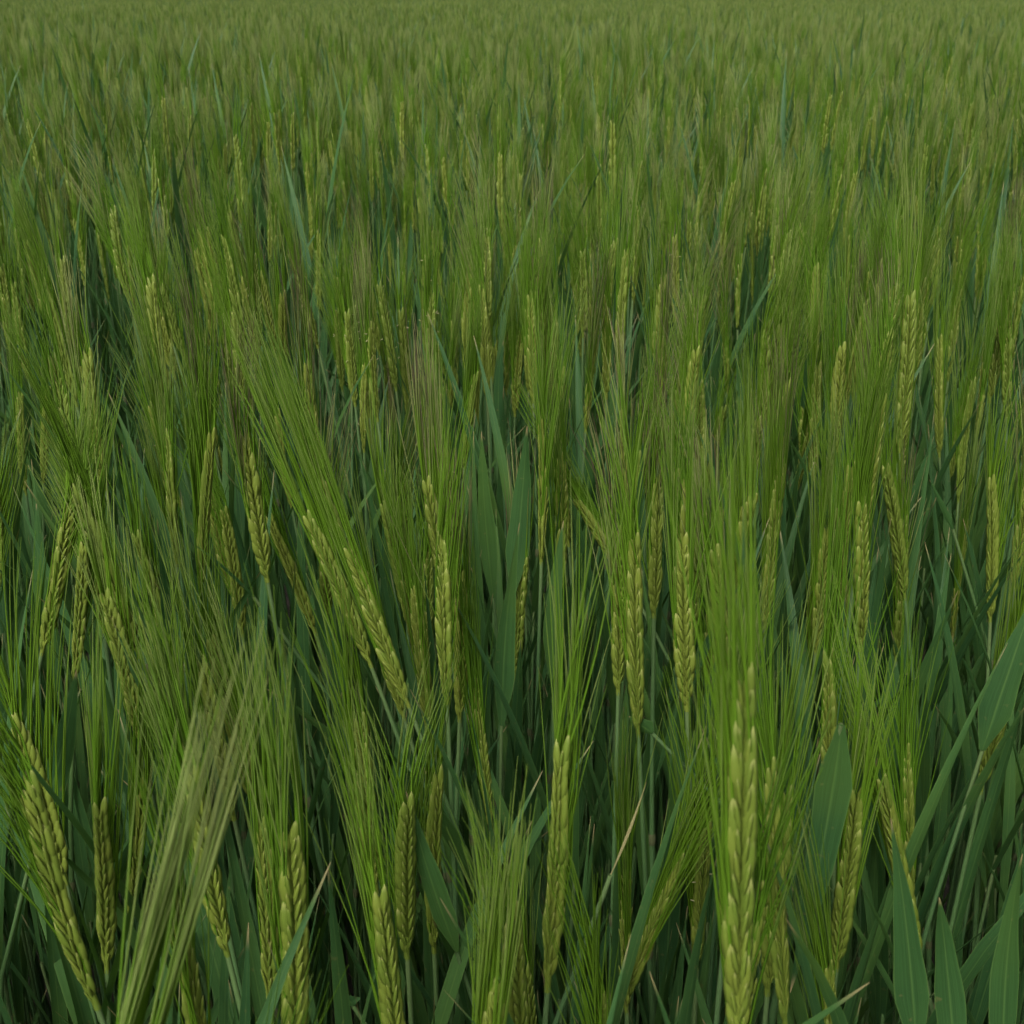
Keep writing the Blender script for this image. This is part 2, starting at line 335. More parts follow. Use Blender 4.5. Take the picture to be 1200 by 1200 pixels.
def shoot(i, B, T, w, mode, label):
    rs = np.random.default_rng(5000 + i); B = np.array(B); T = np.array(T)
    up = T - B; k = 13; s = np.linspace(0, 1, k)[:, None]; ln = np.linalg.norm(up)
    if mode == 'arch': mid = (B + T) / 2 + np.array([0, -.01, .22 * ln])
    elif mode == 'hang': mid = (B + T) / 2 + np.array([.006, .004, .10 * ln])
    else: mid = (B + T) / 2 + np.array([rs.normal(0, .03), rs.normal(0, .05), 0]) * ln
    path = (1 - s) ** 2 * B + 2 * s * (1 - s) * mid + s * s * T
    d0 = unit(path[1] - path[0])
    if mode == 'hang': d0 = unit(np.array([.05, -.30, 1]))
    if d0[2] < .4: d0 = unit(d0 + np.array([0, 0, 1.]))
    P, G = stem_curve(B, d0, rs, 9, np.array([B[0] - d0[0] * .08 + rs.normal(0, .01), B[1] + rs.uniform(.02, .05) + (.05 if mode == 'hang' else 0), 0.]))
    r = root('leafy_barley_shoot', G, label, 'barley shoot', 'leafy barley shoots among the ears')
    mb = MB(); stem_mesh(mb, P - G, rs, .0010); link('stem', mb.mesh('stem', [M_STEM, M_NODE]), r)
    mb = MB(); side = np.array([1., -.25, 0]) if mode != 'arch' else np.array([.1, -.6, 1.])
    leaf_strip(mb, path - G, w, rs, side, rs.normal(0, .5), fold=.22, tint=1., nx=2, base_w=.22, rise=3.4 if mode != 'dry' else 2.0)
    link('leaf', mb.mesh('leaf', [M_DRY if mode == 'dry' else M_LEAF]), r)
    for q, ln2, wd in ((.55, rs.uniform(.16, .24), .012), (.30, rs.uniform(.16, .22), .010)):
        p, t = at(P - G, q); a = rs.uniform(0, 6.28)
        mb = MB(); leaf_strip(mb, blade_path(p, t + .3 * np.array([math.cos(a), math.sin(a), 0]), a, ln2, .35), wd, rs, np.array([-math.sin(a), math.cos(a), 0]), rs.normal(0, .6), tint=.9)
        link('leaf', mb.mesh('leaf', [M_LEAF]), r)

# every plant near enough to be told apart: ear base, ear direction, ear length (m), ear width (mm), awn length, awn tint, facing, grains apart, label
PLANTS = [
    ('ear', (0.062,0.259,0.884), (-0.055,0.002,0.998), 0.112, 7.7, 0.072, 0.05, 0.06, 1, 'tall pale olive barley ear, broadest and clearest of the lower right foreground'),
    ('ear', (0.014,0.376,0.790), (0.059,0.068,0.996), 0.112, 8.1, 0.100, 0.37, -0.67, 1, 'long olive ear with a pale pointed tip, leaning right, alone at bottom centre'),
    ('ear', (0.102,0.352,0.795), (-0.130,0.061,0.990), 0.112, 6.4, 0.089, 0.07, 0.30, 1, 'slim bright green ear close beside the broad pale ear at lower right'),
    ('ear', (-0.165,0.377,0.780), (-0.153,-0.026,0.988), 0.112, 8.7, 0.080, 0.20, -0.23, 1, 'thick yellow green ear leaning hard left in the bottom left corner'),
    ('ear', (-0.176,0.419,0.759), (0.113,-0.015,0.993), 0.093, 7.8, 0.092, 0.31, -0.15, 1, 'short dark green ear standing upright just right of the corner ear'),
    ('ear', (-0.199,0.513,0.705), (0.188,-0.026,0.982), 0.097, 6.4, 0.078, 0.17, 0.47, 1, 'small shaded ear on a blue green stem beside the blurred awn brush'),
    ('ear', (-0.119,0.405,0.781), (-0.116,0.028,0.993), 0.090, 8.2, 0.077, 0.43, 0.58, 1, 'pale tipped ear half hidden behind the blurred awn brush at bottom left'),
    ('ear', (-0.104,0.409,0.746), (0.058,-0.003,0.998), 0.099, 7.8, 0.094, 0.30, -0.52, 1, 'yellow green ear with a forked white tip, right of the blurred awn brush'),
    ('ear', (-0.081,0.344,0.783), (0.084,0.037,0.996), 0.105, 9.2, 0.102, 0.51, 0.26, 1, 'stout straw yellow ear rising from the bottom edge, right of the forked ear'),
    ('ear', (-0.062,0.455,0.772), (-0.048,-0.092,0.995), 0.099, 8.0, 0.093, 0.25, 0.00, 1, 'yellow green ear with a notched tip above the bottom ears, left of centre'),
    ('ear', (-0.044,0.358,0.756), (-0.041,0.078,0.996), 0.094, 8.1, 0.079, 0.31, 0.39, 1, 'bright yellow green ear with two pale horns at the bottom edge'),
    ('ear', (0.053,0.437,0.717), (-0.054,-0.005,0.999), 0.085, 6.8, 0.089, 0.25, -1.28, 1, 'olive ear under a curled dry leaf tip, bottom centre right'),
    ('ear', (-0.014,0.318,0.760), (0.091,0.034,0.995), 0.086, 8.3, 0.080, 0.39, -0.42, 0, 'ear cut by the bottom edge whose bright awn brush leans right'),
    ('ear', (0.052,0.441,0.718), (0.235,-0.007,0.972), 0.089, 6.8, 0.076, 0.18, -0.92, 1, 'yellow ear leaning right between bottom centre and the broad pale ear'),
    ('ear', (0.042,0.357,0.708), (-0.066,-0.019,0.998), 0.092, 7.2, 0.087, 0.04, 0.73, 0, 'pale ear tip just entering over the bottom edge right of centre'),
    ('ear', (0.197,0.466,0.721), (-0.300,0.023,0.954), 0.110, 7.2, 0.089, 0.23, -0.33, 1, 'yellow ear leaning left behind a broad dark leaf at lower right'),
    ('ear', (0.210,0.521,0.706), (-0.123,0.041,0.992), 0.095, 6.4, 0.088, 0.07, 0.18, 1, 'small dim ear just right of the left leaning yellow ear, lower right'),
    ('ear', (0.135,0.380,0.705), (-0.089,-0.010,0.996), 0.095, 6.4, 0.087, 0.32, 0.46, 1, 'bright yellow sliver of ear at bottom right under the broad hanging leaf'),
    ('ear', (0.090,0.470,0.711), (-0.024,-0.008,1.000), 0.089, 6.4, 0.102, 0.09, 0.13, 1, 'thin ear with whitish flower specks left of the broad pale ear'),
    ('ear', (0.155,0.490,0.774), (-0.129,0.034,0.991), 0.100, 7.9, 0.098, 0.03, -0.88, 1, 'braided green ear rising behind the broad hanging leaf, lower right'),
    ('ear', (0.238,0.524,0.777), (0.030,-0.043,0.999), 0.096, 7.9, 0.084, 0.43, -0.16, 1, 'plump ear leaning right at the right edge on a red ringed stem'),
    ('ear', (0.063,0.526,0.810), (-0.082,-0.076,0.994), 0.112, 7.3, 0.083, 0.34, -0.13, 1, 'long upright yellow green ear with clear braid, right of the centre'),
    ('ear', (0.085,0.751,0.771), (-0.484,0.020,0.875), 0.086, 6.8, 0.096, 0.28, 0.01, 0, 'ear tilted sharply left with stiff dark awns, just right of centre'),
    ('ear', (-0.246,0.606,0.793), (0.202,-0.034,0.979), 0.091, 7.9, 0.098, 0.04, -0.49, 1, 'plump yellow ear leaning slightly right near the left edge, midway down'),
    ('ear', (-0.125,0.694,0.776), (-0.231,-0.096,0.968), 0.091, 7.3, 0.101, 0.06, -0.19, 0, 'slim ear leaning left beneath the great leaning awn fan'),
    ('ear', (-0.092,0.645,0.842), (-0.267,-0.041,0.963), 0.098, 9.5, 0.075, 0.15, -0.64, 1, 'fat bright ear leaning left inside the great leaning awn fan'),
    ('ear', (-0.187,0.969,0.748), (-0.128,-0.023,0.992), 0.088, 6.4, 0.100, 0.49, -0.31, 0, 'small knobbly ear just left of the fat leaning ear'),
    ('ear', (-0.196,0.699,0.802), (0.137,-0.060,0.989), 0.112, 6.7, 0.101, 0.24, 0.52, 1, 'narrow upright ear seen edge on above the pale arched leaf at left'),
    ('ear', (-0.409,1.006,0.756), (0.180,-0.074,0.981), 0.091, 6.6, 0.077, 0.68, 0.39, 0, 'narrow upright ear near the left edge, in the upper left crop'),
    ('ear', (-0.421,0.994,0.749), (0.030,0.002,1.000), 0.094, 6.5, 0.096, 0.17, -0.10, 0, 'small ear leaning left at the left edge, upper left crop'),
    ('ear', (-0.402,0.864,0.713), (0.195,0.045,0.980), 0.089, 6.4, 0.077, 0.36, -0.56, 0, 'ear cut in half by the left edge of the view'),
    ('ear', (-0.242,1.076,0.806), (-0.107,-0.012,0.994), 0.090, 7.6, 0.101, 0.20, -0.03, 0, 'pale ear tip leaning left above the great leaning awn fan'),
    ('ear', (0.019,1.052,0.816), (-0.037,-0.037,0.999), 0.096, 8.2, 0.078, 0.09, -0.14, 0, 'upright pale ear with a saw toothed edge above the picture centre'),
    ('ear', (0.080,1.005,0.834), (-0.014,0.019,1.000), 0.089, 8.6, 0.078, 0.15, -1.01, 0, 'neat braided ear standing straight, upper centre right'),
    ('ear', (-0.132,1.039,0.772), (0.004,0.036,0.999), 0.086, 6.8, 0.097, 0.58, -0.80, 0, 'thin bright ear with tiny flower specks, left of upper centre'),
    ('ear', (-0.042,1.021,0.764), (0.092,-0.015,0.996), 0.088, 6.6, 0.090, 0.37, 0.42, 0, 'thin smooth ear beside the grey leaf blade at upper centre'),
    ('ear', (-0.070,0.745,0.754), (-0.144,0.027,0.989), 0.092, 6.7, 0.080, 0.41, 0.24, 0, 'pale tipped small ear left of the centre leaf blades'),
    ('ear', (-0.049,0.624,0.744), (-0.093,0.052,0.994), 0.096, 6.9, 0.079, 0.31, -0.54, 1, 'short bright ear below the pale tipped small ear'),
    ('ear', (-0.034,0.558,0.809), (-0.023,-0.010,1.000), 0.095, 8.6, 0.078, 0.07, -0.61, 1, 'blurred yellow ear veiled by awns, just left of the centre leaves'),
    ('ear', (-0.061,0.599,0.773), (-0.226,-0.041,0.973), 0.091, 7.4, 0.081, 0.50, -0.23, 1, 'leaning ear veiled by awns between the fan and the centre'),
    ('ear', (0.276,0.830,0.850), (-0.007,0.017,1.000), 0.112, 10.1, 0.101, 0.59, -0.04, 0, 'long braided ear leaning right, tallest in the upper right field'),
    ('ear', (0.233,0.893,0.798), (-0.062,0.012,0.998), 0.097, 7.8, 0.083, 0.20, -0.33, 0, 'faint brownish ear left of the long braided upper right ear'),
    ('ear', (0.374,1.016,0.776), (-0.132,0.055,0.990), 0.107, 7.4, 0.081, 0.41, -0.64, 0, 'pencil thin ear right of the long braided upper right ear'),
    ('ear', (0.188,0.587,0.824), (-0.086,-0.064,0.994), 0.091, 8.9, 0.098, 0.20, 0.48, 1, 'broad braided ear with a single tip spike, middle right'),
    ('ear', (0.249,0.702,0.797), (-0.227,-0.033,0.973), 0.095, 7.9, 0.078, 0.41, -0.26, 0, 'ear leaning left just behind the broad braided middle right ear'),
    ('ear', (0.220,0.714,0.755), (-0.166,-0.042,0.985), 0.100, 7.0, 0.081, 0.13, 0.07, 0, 'small round tipped ear left of the broad braided middle right ear'),
    ('ear', (0.190,0.680,0.770), (-0.047,-0.086,0.995), 0.089, 7.2, 0.096, 0.54, -0.01, 1, 'dim slim ear second to the left of the broad braided middle right ear'),
    ('ear', (0.158,0.684,0.786), (-0.011,0.006,1.000), 0.097, 7.8, 0.083, 0.06, 0.14, 1, 'straw tinted ear leaning right beside the dark gap, middle right'),
    ('ear', (0.321,0.737,0.761), (-0.096,0.026,0.995), 0.105, 7.3, 0.077, 0.27, -0.64, 0, 'crooked ear near the right edge, middle of the view'),
    ('ear', (0.325,0.806,0.711), (-0.076,-0.037,0.996), 0.098, 6.4, 0.082, 0.62, 1.13, 0, 'thin ear dotted with pale flowers, left of the crooked right edge ear'),
    ('ear', (0.129,0.685,0.727), (-0.106,0.069,0.992), 0.094, 6.4, 0.085, 0.30, -0.50, 0, 'dim ear veiled by awns right of the long upright central ear'),
    ('ear', (-0.012,0.571,0.718), (-0.087,0.041,0.995), 0.092, 6.5, 0.101, 0.03, 0.74, 1, 'small tilted ear low between the centre leaf blades'),
    ('ear', (0.426,1.014,0.814), (-0.135,0.031,0.990), 0.092, 8.0, 0.091, 0.14, 0.01, 0, 'stubby ear near the right edge in the upper right field'),
    ('ear', (-0.125,0.229,0.810), (0.305,0.000,0.952), 0.095, 8.0, 0.127, 0.70, 0.00, 0, 'blurred pale brush of awns sweeping right across the bottom left'),
    ('ear', (-0.037,0.646,0.805), (-0.085,0.000,0.996), 0.095, 8.0, 0.102, 0.88, 0.00, 1, 'spread awn fan with purple tips, upper centre left'),
    ('ear', (-0.054,0.553,0.810), (-0.308,0.000,0.951), 0.095, 8.0, 0.120, 0.30, 0.00, 1, 'great leaning awn fan sweeping up left over the left field'),
    ('ear', (-0.078,0.596,0.809), (-0.283,0.000,0.959), 0.095, 8.0, 0.120, 0.30, 0.00, 1, 'second awn fan under the great leaning fan, nearer the left edge'),
    ('ear', (0.057,0.574,0.805), (-0.008,0.000,1.000), 0.095, 8.0, 0.076, 0.88, 0.00, 1, 'upright awn fan with dark tips, right of the centre cluster'),
    ('ear', (0.114,0.553,0.807), (-0.192,0.000,0.981), 0.095, 8.0, 0.076, 0.88, 0.00, 1, 'upright awn fan with brown tips left of the dark middle right gap'),
    ('ear', (-0.263,0.608,0.810), (0.330,0.000,0.944), 0.095, 8.0, 0.065, 0.30, 0.00, 1, 'narrow awn brush standing above the plump left edge ear'),
    ('shoot', (-0.152,0.651,0.823), (-0.188,0.651,0.860), 0.0048, 'arch', 'pale narrow leaf arching left with a dry tip, left of the fan'),
    ('shoot', (-0.311,0.641,0.860), (-0.263,0.641,0.829), 0.0035, 'arch', 'pale leaf pointing right out of the left edge'),
    ('shoot', (-0.025,0.439,0.750), (-0.045,0.439,0.837), 0.0114, '', 'broad blue green leaf blade with a dry point at bottom centre'),
    ('shoot', (0.126,0.405,0.892), (0.118,0.405,0.759), 0.0138, 'hang', 'broad green leaf hanging down with a reddish point, lower right'),
    ('shoot', (0.223,0.497,0.819), (0.235,0.497,0.904), 0.0145, '', 'very broad dark leaf at the right edge'),
    ('shoot', (0.163,0.375,0.754), (0.139,0.375,0.871), 0.0131, '', 'broad dark leaf in front of the left leaning yellow ear'),
    ('shoot', (-0.006,0.603,0.765), (0.004,0.603,0.891), 0.0135, '', 'large pointed leaf blade below the picture centre'),
    ('shoot', (-0.012,1.115,0.770), (-0.008,1.115,0.854), 0.0109, '', 'grey green folded leaf blade at upper centre'),
    ('shoot', (-0.013,0.763,0.766), (-0.020,0.763,0.887), 0.0128, '', 'upright green leaf blade left in the central leaf cluster'),
    ('shoot', (0.000,0.697,0.800), (0.009,0.697,0.913), 0.0142, '', 'broad upright leaf blade right in the central leaf cluster'),
    ('shoot', (0.338,0.710,0.562), (0.296,0.710,0.720), 0.0071, '', 'narrow bright leaf blade at lower right over dark gap'),
    ('shoot', (0.025,0.662,0.758), (0.030,0.662,0.867), 0.0123, '', 'wide leaf with bright edge right of the large pointed blade'),
    ('shoot', (-0.227,0.488,0.781), (-0.197,0.488,0.868), 0.0121, '', 'wide leaf blade under the plump left edge ear'),
    ('shoot', (0.290,0.746,0.825), (0.270,0.746,0.860), 0.0040, '', 'short thin leaf pointing up left over the right dark gap'),
    ('shoot', (0.181,0.376,0.743), (0.162,0.376,0.834), 0.0118, '', 'dark leaf at the bottom edge, lower right corner'),
    ('shoot', (0.207,0.389,0.730), (0.197,0.389,0.844), 0.0121, '', 'shaded leaf filling the bottom right corner'),
    ('shoot', (0.039,1.282,0.767), (0.052,1.282,0.837), 0.0102, '', 'small grey leaf with a reddish tip above centre'),
    ('shoot', (-0.363,0.912,0.745), (-0.381,0.912,0.808), 0.0098, '', 'green leaf pointing up left near the left edge'),
    ('shoot', (0.038,0.385,0.837), (0.050,0.385,0.880), 0.0012, 'dry', 'thin curled dry straw coloured leaf at bottom centre right'),
    ('shoot', (0.226,1.627,0.787), (0.205,1.627,0.860), 0.0081, '', 'small pale leaf pointing up left in the upper right field'),
    ('shoot', (-0.360,1.062,0.687), (-0.355,1.062,0.772), 0.0088, '', 'blue green strap leaf beside the left dark gap'),
    ('shoot', (-0.356,0.827,0.720), (-0.344,0.827,0.810), 0.0101, '', 'upright blue green leaf near the left edge below the pointing leaf'),
    ('shoot', (0.201,1.034,0.822), (0.193,1.034,0.860), 0.0059, '', 'small upright blue leaf in the upper right field'),
    ('shoot', (0.070,0.527,0.809), (0.058,0.527,0.819), 0.0102, '', 'smooth leaf blade below the long upright central ear'),
    ('shoot', (0.398,1.018,0.584), (0.377,1.018,0.756), 0.0087, '', 'tall blue green strap leaf in the right dark gap'),
    ('shoot', (-0.071,0.424,0.733), (-0.074,0.424,0.739), 0.0091, '', 'cut leaf at the bottom edge left of the horned ear'),
    ('ear', (-0.084,0.264,0.723), (0.062,0.078,0.995), 0.096, 8.9, 0.080, 0.22, 0.33, 0, 'low tilting right barley, olive tipped awns, left of the horned ear'),
    ('ear', (0.076,0.309,0.803), (-0.050,0.002,0.999), 0.093, 8.1, 0.066, 0.12, -1.30, 1, 'tilting left barley, short bright green awns, just behind the broad pale ear'),
    ('ear', (-0.109,0.327,0.778), (0.022,-0.057,0.998), 0.106, 8.3, 0.062, 0.14, 1.22, 1, 'upright barley, short bright green awns, left of the forked ear'),
    ('ear', (0.005,0.352,0.755), (-0.087,-0.063,0.994), 0.103, 8.9, 0.061, 0.40, 0.63, 1, 'tilting left barley, short olive tipped awns, right of the horned ear'),
    ('ear', (0.084,0.386,0.805), (0.002,-0.006,1.000), 0.085, 8.3, 0.081, 0.64, -1.15, 1, 'upright barley, olive tipped awns, just behind the broad pale ear'),
    ('ear', (0.011,0.410,0.671), (-0.028,-0.008,1.000), 0.099, 8.1, 0.063, 0.34, 0.89, 0, 'low upright barley, short olive tipped awns, right of the horned ear'),
    ('ear', (0.110,0.411,0.754), (0.002,0.058,0.998), 0.098, 8.3, 0.090, 0.23, 0.16, 0, 'upright barley, long olive tipped awns, behind, right of the broad pale ear'),
    ('ear', (-0.047,0.435,0.752), (0.005,-0.036,0.999), 0.090, 8.7, 0.061, 0.47, 0.40, 0, 'low upright barley, short olive tipped awns, just behind the horned ear'),
    ('ear', (0.142,0.422,0.757), (-0.031,-0.061,0.998), 0.095, 7.9, 0.076, 0.26, -0.42, 0, 'upright barley, olive tipped awns, just in front of the hanging leaf'),
    ('ear', (-0.131,0.442,0.797), (-0.078,0.044,0.996), 0.088, 8.5, 0.063, 0.36, 2.24, 0, 'tilting left barley, short olive tipped awns, left of the forked ear'),
    ('ear', (-0.039,0.486,0.709), (0.001,-0.003,1.000), 0.107, 7.9, 0.065, 0.17, 0.57, 0, 'low upright barley, short bright green awns, right of the notched ear'),
    ('ear', (-0.115,0.481,0.764), (-0.114,0.025,0.993), 0.086, 7.9, 0.074, 0.67, -0.44, 0, 'leaning left barley, olive tipped awns, just behind the forked ear'),
    ('ear', (-0.209,0.467,0.767), (-0.057,0.051,0.997), 0.090, 9.1, 0.094, 0.07, -0.46, 0, 'tilting left barley, long bright green awns, just behind the thick corner ear'),
    ('ear', (-0.150,0.497,0.734), (-0.073,0.005,0.997), 0.085, 7.6, 0.077, 0.60, 0.12, 0, 'low tilting left barley, olive tipped awns, left of the forked ear'),
    ('ear', (0.086,0.524,0.826), (-0.097,0.009,0.995), 0.091, 9.2, 0.088, 0.46, -0.08, 0, 'tilting left barley, long olive tipped awns, right of the long upright ear'),
    ('ear', (0.110,0.532,0.759), (-0.002,-0.037,0.999), 0.087, 7.5, 0.074, 0.42, 0.35, 0, 'low upright barley, olive tipped awns, just behind the broad pale ear'),
    ('ear', (-0.147,0.540,0.749), (-0.067,-0.082,0.994), 0.098, 9.1, 0.091, 0.58, 0.69, 0, 'low tilting left barley, long olive tipped awns, left of the forked ear'),
    ('ear', (-0.188,0.533,0.800), (-0.059,0.007,0.998), 0.085, 8.5, 0.070, 0.77, -0.05, 0, 'tilting left barley, olive tipped awns, just in front of the plump yellow ear'),
    ('ear', (-0.143,0.563,0.745), (-0.083,-0.069,0.994), 0.106, 7.7, 0.080, 0.15, 0.37, 0, 'tilting left barley, bright green awns, behind, left of the forked ear'),
    ('ear', (-0.029,0.588,0.779), (0.052,-0.004,0.999), 0.090, 7.4, 0.084, 0.92, 0.20, 0, 'tilting right barley, purplish tipped awns, right of the short bright ear'),
    ('ear', (0.091,0.584,0.837), (-0.025,0.010,1.000), 0.086, 7.8, 0.074, 0.23, 0.38, 0, 'tall upright barley, olive tipped awns, right of the long upright ear'),
    ('ear', (-0.192,0.559,0.836), (-0.129,-0.036,0.991), 0.097, 8.9, 0.094, 0.11, -0.83, 0, 'tall leaning left barley, long bright green awns, just in front of the plump yellow ear'),
    ('ear', (0.080,0.620,0.827), (-0.024,-0.011,1.000), 0.085, 7.9, 0.069, 0.96, 0.40, 0, 'upright barley, short purplish tipped awns, just behind the long upright ear'),
    ('ear', (0.135,0.610,0.688), (-0.053,0.023,0.998), 0.088, 8.7, 0.070, 0.40, -0.62, 0, 'low tilting left barley, olive tipped awns, just behind the broad pale ear'),
    ('ear', (-0.136,0.619,0.850), (-0.073,-0.045,0.996), 0.086, 9.0, 0.070, 0.92, 0.48, 0, 'tall tilting left barley, purplish tipped awns, just in front of the edge-on ear'),
    ('ear', (-0.189,0.603,0.746), (-0.151,-0.027,0.988), 0.090, 8.3, 0.065, 0.41, -0.17, 0, 'low leaning left barley, short olive tipped awns, right of the plump yellow ear'),
    ('ear', (0.105,0.647,0.773), (-0.005,0.018,1.000), 0.104, 8.4, 0.061, 0.66, 0.01, 0, 'upright barley, short olive tipped awns, behind, right of the long upright ear'),
    ('ear', (-0.051,0.663,0.734), (-0.096,-0.059,0.994), 0.099, 8.4, 0.076, 0.30, 0.34, 0, 'low tilting left barley, olive tipped awns, just behind the short bright ear'),
    ('ear', (0.195,0.634,0.848), (0.006,-0.029,1.000), 0.104, 8.7, 0.071, 0.29, 0.37, 0, 'tall upright barley, olive tipped awns, just in front of the broad braided ear'),
    ('ear', (-0.237,0.636,0.809), (0.003,0.012,1.000), 0.094, 8.6, 0.074, 0.58, -0.30, 0, 'upright barley, olive tipped awns, just behind the plump yellow ear'),
    ('ear', (0.018,0.687,0.829), (0.021,0.002,1.000), 0.102, 7.2, 0.069, 0.32, 1.75, 0, 'tall upright barley, olive tipped awns, just in front of the sharply tilted ear'),
    ('ear', (0.002,0.703,0.738), (0.031,-0.021,0.999), 0.087, 8.5, 0.082, 0.92, -0.40, 0, 'low upright barley, purplish tipped awns, left of the sharply tilted ear'),
    ('ear', (0.194,0.700,0.702), (-0.016,-0.011,1.000), 0.101, 8.7, 0.086, 0.44, 1.38, 0, 'low upright barley, olive tipped awns, just behind the hanging leaf'),
    ('ear', (-0.056,0.722,0.739), (0.027,0.049,0.998), 0.084, 7.6, 0.062, 0.20, 0.46, 0, 'low upright barley, short bright green awns, just behind the short bright ear'),
    ('ear', (0.031,0.733,0.782), (0.023,-0.051,0.998), 0.100, 8.8, 0.086, 0.39, 0.66, 0, 'upright barley, long olive tipped awns, just in front of the sharply tilted ear'),
    ('ear', (-0.122,0.725,0.769), (0.053,-0.036,0.998), 0.096, 9.1, 0.068, 0.92, 0.29, 0, 'tilting right barley, short purplish tipped awns, just behind the fat leaning ear'),
    ('ear', (0.113,0.728,0.772), (-0.072,-0.027,0.997), 0.104, 8.3, 0.064, 0.47, -0.20, 0, 'tilting left barley, short olive tipped awns, behind, right of the long upright ear'),
    ('ear', (-0.246,0.685,0.759), (-0.138,0.054,0.989), 0.085, 8.7, 0.081, 0.45, 0.21, 0, 'low leaning left barley, olive tipped awns, just behind the plump yellow ear'),
    ('ear', (-0.041,0.737,0.809), (-0.089,0.007,0.996), 0.093, 7.6, 0.065, 0.52, 1.60, 0, 'tilting left barley, short olive tipped awns, nearer, right of the thin flowering ear'),
    ('ear', (-0.225,0.713,0.753), (-0.123,0.028,0.992), 0.086, 7.5, 0.061, 0.12, -0.33, 0, 'low leaning left barley, short bright green awns, behind, right of the plump yellow ear'),
    ('ear', (-0.266,0.704,0.868), (-0.049,0.070,0.996), 0.085, 8.7, 0.068, 0.26, 0.60, 0, 'tall tilting left barley, short olive tipped awns, just in front of the narrow left ear'),
    ('ear', (-0.185,0.751,0.744), (-0.012,-0.034,0.999), 0.095, 8.2, 0.063, 0.16, -0.08, 0, 'low upright barley, short bright green awns, just behind the edge-on ear'),
    ('ear', (-0.127,0.765,0.829), (-0.058,0.000,0.998), 0.105, 8.1, 0.085, 0.92, 0.69, 0, 'tall tilting left barley, purplish tipped awns, just behind the fat leaning ear'),
    ('ear', (0.177,0.768,0.792), (0.002,-0.072,0.997), 0.091, 8.6, 0.083, 0.92, 0.10, 0, 'upright barley, purplish tipped awns, just behind the straw tinted ear'),
    ('ear', (0.262,0.739,0.732), (-0.047,-0.016,0.999), 0.102, 8.0, 0.066, 0.92, 0.42, 0, 'low tilting left barley, short purplish tipped awns, behind, right of the broad braided ear'),
    ('ear', (0.153,0.771,0.752), (0.001,-0.004,1.000), 0.087, 9.1, 0.087, 0.54, 0.00, 0, 'low upright barley, long olive tipped awns, just behind the straw tinted ear'),
    ('ear', (-0.075,0.784,0.763), (-0.016,-0.004,1.000), 0.094, 9.0, 0.082, 0.92, 0.93, 0, 'upright barley, purplish tipped awns, just in front of the thin flowering ear'),
    ('ear', (0.226,0.767,0.763), (-0.037,-0.046,0.998), 0.101, 7.2, 0.060, 0.50, -0.14, 0, 'tilting left barley, short olive tipped awns, just behind the broad braided ear'),
    ('ear', (-0.273,0.747,0.760), (-0.096,-0.048,0.994), 0.090, 7.8, 0.064, 0.26, -0.44, 0, 'low tilting left barley, short olive tipped awns, just behind the plump yellow ear'),
    ('ear', (-0.230,0.769,0.789), (0.029,-0.031,0.999), 0.098, 7.8, 0.070, 0.55, -0.79, 0, 'upright barley, olive tipped awns, left of the edge-on ear'),
    ('ear', (-0.038,0.805,0.764), (-0.131,-0.021,0.991), 0.097, 9.0, 0.074, 0.49, 0.10, 0, 'leaning left barley, olive tipped awns, nearer, right of the thin flowering ear'),
    ('ear', (0.339,0.751,0.780), (-0.064,-0.059,0.996), 0.105, 7.6, 0.085, 0.92, -0.49, 0, 'tilting left barley, purplish tipped awns, just in front of the crooked ear'),
    ('ear', (-0.199,0.788,0.758), (-0.120,0.005,0.993), 0.097, 9.2, 0.086, 0.32, 0.05, 0, 'leaning left barley, long olive tipped awns, just behind the edge-on ear'),
    ('ear', (0.122,0.812,0.848), (-0.021,-0.042,0.999), 0.083, 7.9, 0.064, 0.48, 0.02, 0, 'tall upright barley, short olive tipped awns, nearer, right of the neat braided ear'),
    ('ear', (-0.235,0.789,0.821), (-0.016,-0.003,1.000), 0.097, 7.2, 0.088, 0.62, 1.72, 0, 'upright barley, long olive tipped awns, left of the edge-on ear'),
    ('ear', (0.245,0.793,0.842), (0.006,0.043,0.999), 0.104, 8.0, 0.062, 0.92, 0.26, 0, 'tall upright barley, short purplish tipped awns, just in front of the long braided ear'),
    ('ear', (0.139,0.830,0.803), (-0.101,0.031,0.994), 0.096, 8.6, 0.077, 0.92, -0.51, 0, 'leaning left barley, purplish tipped awns, behind, left of the straw tinted ear'),
    ('ear', (0.089,0.842,0.753), (0.018,0.026,0.999), 0.093, 9.0, 0.078, 0.09, 0.19, 0, 'low upright barley, bright green awns, just behind the long upright ear'),
    ('ear', (-0.213,0.818,0.829), (-0.051,0.072,0.996), 0.090, 7.9, 0.070, 0.92, -1.13, 0, 'tilting left barley, purplish tipped awns, just in front of the pale leaning tip'),
    ('ear', (0.086,0.863,0.780), (-0.039,-0.035,0.999), 0.092, 7.5, 0.074, 0.92, 1.86, 0, 'tilting left barley, purplish tipped awns, right of the sharply tilted ear'),
    ('ear', (0.253,0.829,0.805), (0.029,-0.036,0.999), 0.106, 7.4, 0.077, 0.10, 0.94, 0, 'upright barley, bright green awns, just behind the long braided ear'),
    ('ear', (0.191,0.843,0.795), (0.018,0.048,0.999), 0.102, 7.3, 0.072, 0.19, 0.42, 0, 'upright barley, bright green awns, just behind the straw tinted ear'),
    ('ear', (0.112,0.889,0.819), (0.007,-0.071,0.997), 0.103, 8.0, 0.084, 0.92, 1.05, 0, 'tall upright barley, purplish tipped awns, right of the neat braided ear'),
    ('ear', (-0.298,0.842,0.816), (-0.079,-0.008,0.997), 0.102, 8.6, 0.082, 0.78, 0.47, 0, 'tilting left barley, olive tipped awns, just in front of the narrow left ear'),
